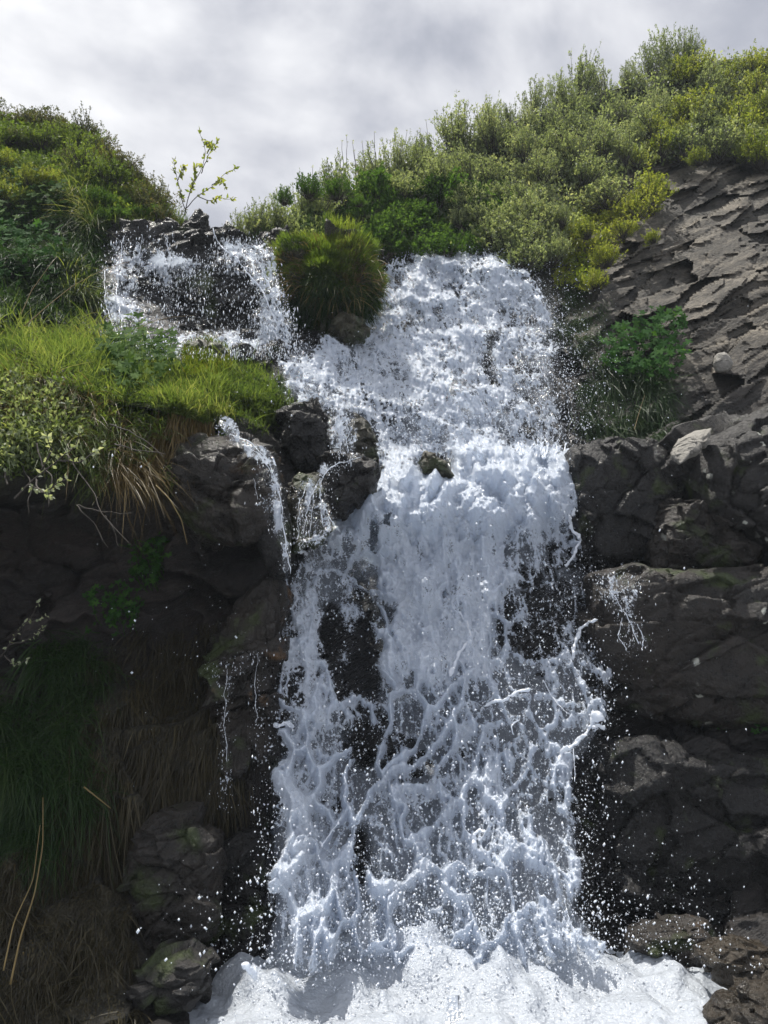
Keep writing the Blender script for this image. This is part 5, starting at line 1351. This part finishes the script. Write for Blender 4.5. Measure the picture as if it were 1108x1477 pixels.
# single straws and a stick
def straw(name, pts, Y, r, label, mname='straw'):
    q = smooth_path(P(np.array(pts)[:, 0], np.array(pts)[:, 1], np.linspace(Y[0], Y[1], len(pts))), 30)
    a = Acc(); a.tube(q, np.linspace(r, r * .4, 30), 5, .9)
    obj(name, a.mesh(name, [M[mname]]), label=label, cat=name.replace('_', ' '))
straw('straw', [(36, 470), (70, 440), (105, 412), (150, 388), (187, 377)], (5.2, 5.6), .004, 'long arching straw across the foot of the left slope')
straw('straw', [(30, 455), (45, 420), (70, 385), (82, 370)], (5.2, 5.5), .003, 'short thin straw beside the long arching one')
straw('straw', [(198, 474), (225, 462), (250, 457), (280, 455)], (5.6, 5.9), .003, 'straw lying across the foot of the thin upper fall')
straw('straw', [(225, 700), (245, 720), (262, 750), (270, 785)], (4.5, 4.45), .004, 'golden blade hanging down below the fringe of the bank')
straw('stick', [(121, 1135), (140, 1150), (160, 1166)], (4.45, 4.5), .005, 'short pale broken stick lying on the shaded dry grass', 'straw')
straw('straw', [(915, 620), (922, 595), (930, 570)], (6.7, 6.9), .003, 'single pale stalk on the rock below the broad-leaved plant')
straw('straw', [(15, 1420), (30, 1350), (50, 1290), (62, 1220), (62, 1150)], (3.9, 4.1), .005, 'tall yellow straw in the lower left corner')
straw('straw', [(5, 1400), (20, 1330), (48, 1270), (58, 1190)], (3.9, 4.1), .004, 'second yellow straw crossing the tall one in the lower left corner')

# mist over the foot of the fall
def mist(c, r, dens, label):
    a = np.linspace(0, math.pi, 22)[:, None]; b = (np.arange(40) * 2 * math.pi / 40)[None]
    v = np.stack([np.sin(a) * np.cos(b), np.sin(a) * np.sin(b), np.cos(a) + 0 * b], -1)
    v[0] = v[0].mean(0); v[-1] = v[-1].mean(0)
    me = mesh('mist', v.reshape(-1, 3), [gridfaces(22, 40, closed=True)])
    m, n, l, out = mat('mist')
    tc = n('ShaderNodeTexCoord')
    ln = n('ShaderNodeVectorMath', operation='LENGTH'); l(tc.outputs['Object'], ln.inputs[0])
    m1 = n('ShaderNodeMath', operation='SUBTRACT', use_clamp=True, I0=1.0); l(ln.outputs['Value'], m1.inputs[1])
    m2 = n('ShaderNodeMath', operation='POWER', I1=1.4); l(m1.outputs[0], m2.inputs[0])
    mr = n('ShaderNodeMath', operation='MULTIPLY', I1=dens); l(m2.outputs[0], mr.inputs[0])
    ns = n('ShaderNodeTexNoise', i_Scale=2.5, i_Detail=2.0); l(tc.outputs['Object'], ns.inputs['Vector'])
    mu = n('ShaderNodeMath', operation='MULTIPLY'); l(mr.outputs[0], mu.inputs[0]); l(ns.outputs['Fac'], mu.inputs[1])
    vs_ = n('ShaderNodeVolumePrincipled', i_Anisotropy=.0); vs_.inputs['Color'].default_value = (.97, .985, 1, 1)
    l(mu.outputs[0], vs_.inputs['Density']); l(vs_.outputs[0], out.inputs['Volume']); me.materials.append(m)
    o = obj('mist', me, kind='stuff', label=label); o.location = c; o.scale = r
mist((.45, 4.66, .12), (2.0, .55, .95), 11.0, 'pale mist of spray hanging over the foot of the waterfall')

hz = [(x, y, z) for x in (-40, 40) for y in (-3, 45) for z in (-1.8, 16)]  # added volume: faint spray plus the milky lens veil that lifts dark rock
hf_ = [[0, 1, 3, 2], [4, 6, 7, 5], [0, 4, 5, 1], [2, 3, 7, 6], [0, 2, 6, 4], [1, 5, 7, 3]]
me = mesh('added_haze', hz, [np.array(hf_)], smooth=False)
m, n, l, out = mat('added_haze')
vp = n('ShaderNodeVolumePrincipled', i_Density=.0012, i_Anisotropy=.2); vp.inputs['Color'].default_value = (.80, .90, 1.0, 1)
l(vp.outputs[0], out.inputs['Volume']); me.materials.append(m)
obj('added_haze', me, kind='stuff', label='thin haze over the whole gully, added for faint spray and lens veil')

GRASS_LABELS = ['short bright green grass on top of the left bank', 'longer green grass hanging over the lip of the left bank', 'pale dry grass mixed into the overhang of the left bank',
    'green tuft of grass at the middle of the left bank above the hanging roots', 'green grass at the right end of the bank beside the foam shelf', 'dry blades hanging under the middle tuft of the bank',
    'brown roots hanging down under the middle tuft of the bank', 'sparse tall green blades standing above the bank grass', 'moss below the grass at the right end of the bank', 'long golden blades drooping from the left bank',
    'moss on the small hump beside the foam shelf', 'small grass tufts at the foot of the left slope', 'dark shaded grass in the gully of the upper left slope', 'long pale green grass hanging down the upper left slope',
    'dark grass on the left edge of the upper left slope', 'bright tuft of grass low on the upper left slope', 'fine bright grass on the left hill above the thin fall', 'dark grass beneath the shrubs above the main fall',
    'dim grass below the broad-leaved plant on the rock face', 'thin dim grass on the wet shoulder right of the upper fall', 'dark green grass on the shaded wall at lower left', 'small dark grass patch above the shaded lower left wall',
    'brown thatch of dead grass hanging beside the buttress', 'brown dead grass hanging down the lower left corner wall', 'few long yellow stalks hanging in the lower left corner', 'short matted brown grass along the bottom left', 'thin dead grass in the dark hollow left of the buttress']
UNDER_LABELS = ['grey-green leafy ground cover between the willow shrubs', 'lush green ground cover just above the main fall', 'yellow-green leaves trailing over the left shoulder of the rock face', 'mid-green ground cover on the left hill',
    'small-leaved ground cover in the grass of the left bank', 'pale willow leaves low on the far left of the bank']
gi = iter(GRASS_LABELS); ui = iter(UNDER_LABELS)
for o in list(COL.objects):
    if o.parent is not None or o.type != 'MESH' or o.get('label'): continue
    st_ = o.name.split('.')[0]
    if st_ in ('grass', 'dry_grass', 'roots', 'moss'):
        t_ = next(gi, None)
        if t_: o['label'] = t_
        o['category'] = st_.replace('_', ' ')
    elif st_ == 'undergrowth':
        t_ = next(ui, None)
        if t_: o['label'] = t_
        o['category'] = 'undergrowth'
for nm, lb in (('hillside', 'steep rocky hillside with bedded grey rock at the upper right'), ('streambed', 'dark stony streambed under the pool'), ('water', 'churning white water of the pool at the foot of the fall')):
    o = bpy.data.objects[nm]; o['label'] = lb; o['category'] = nm
for o in COL.objects:
    if o.name.split('.')[0] in ('mist', 'added_haze'): o['category'] = o.name.split('.')[0]

#@@ENDVEG
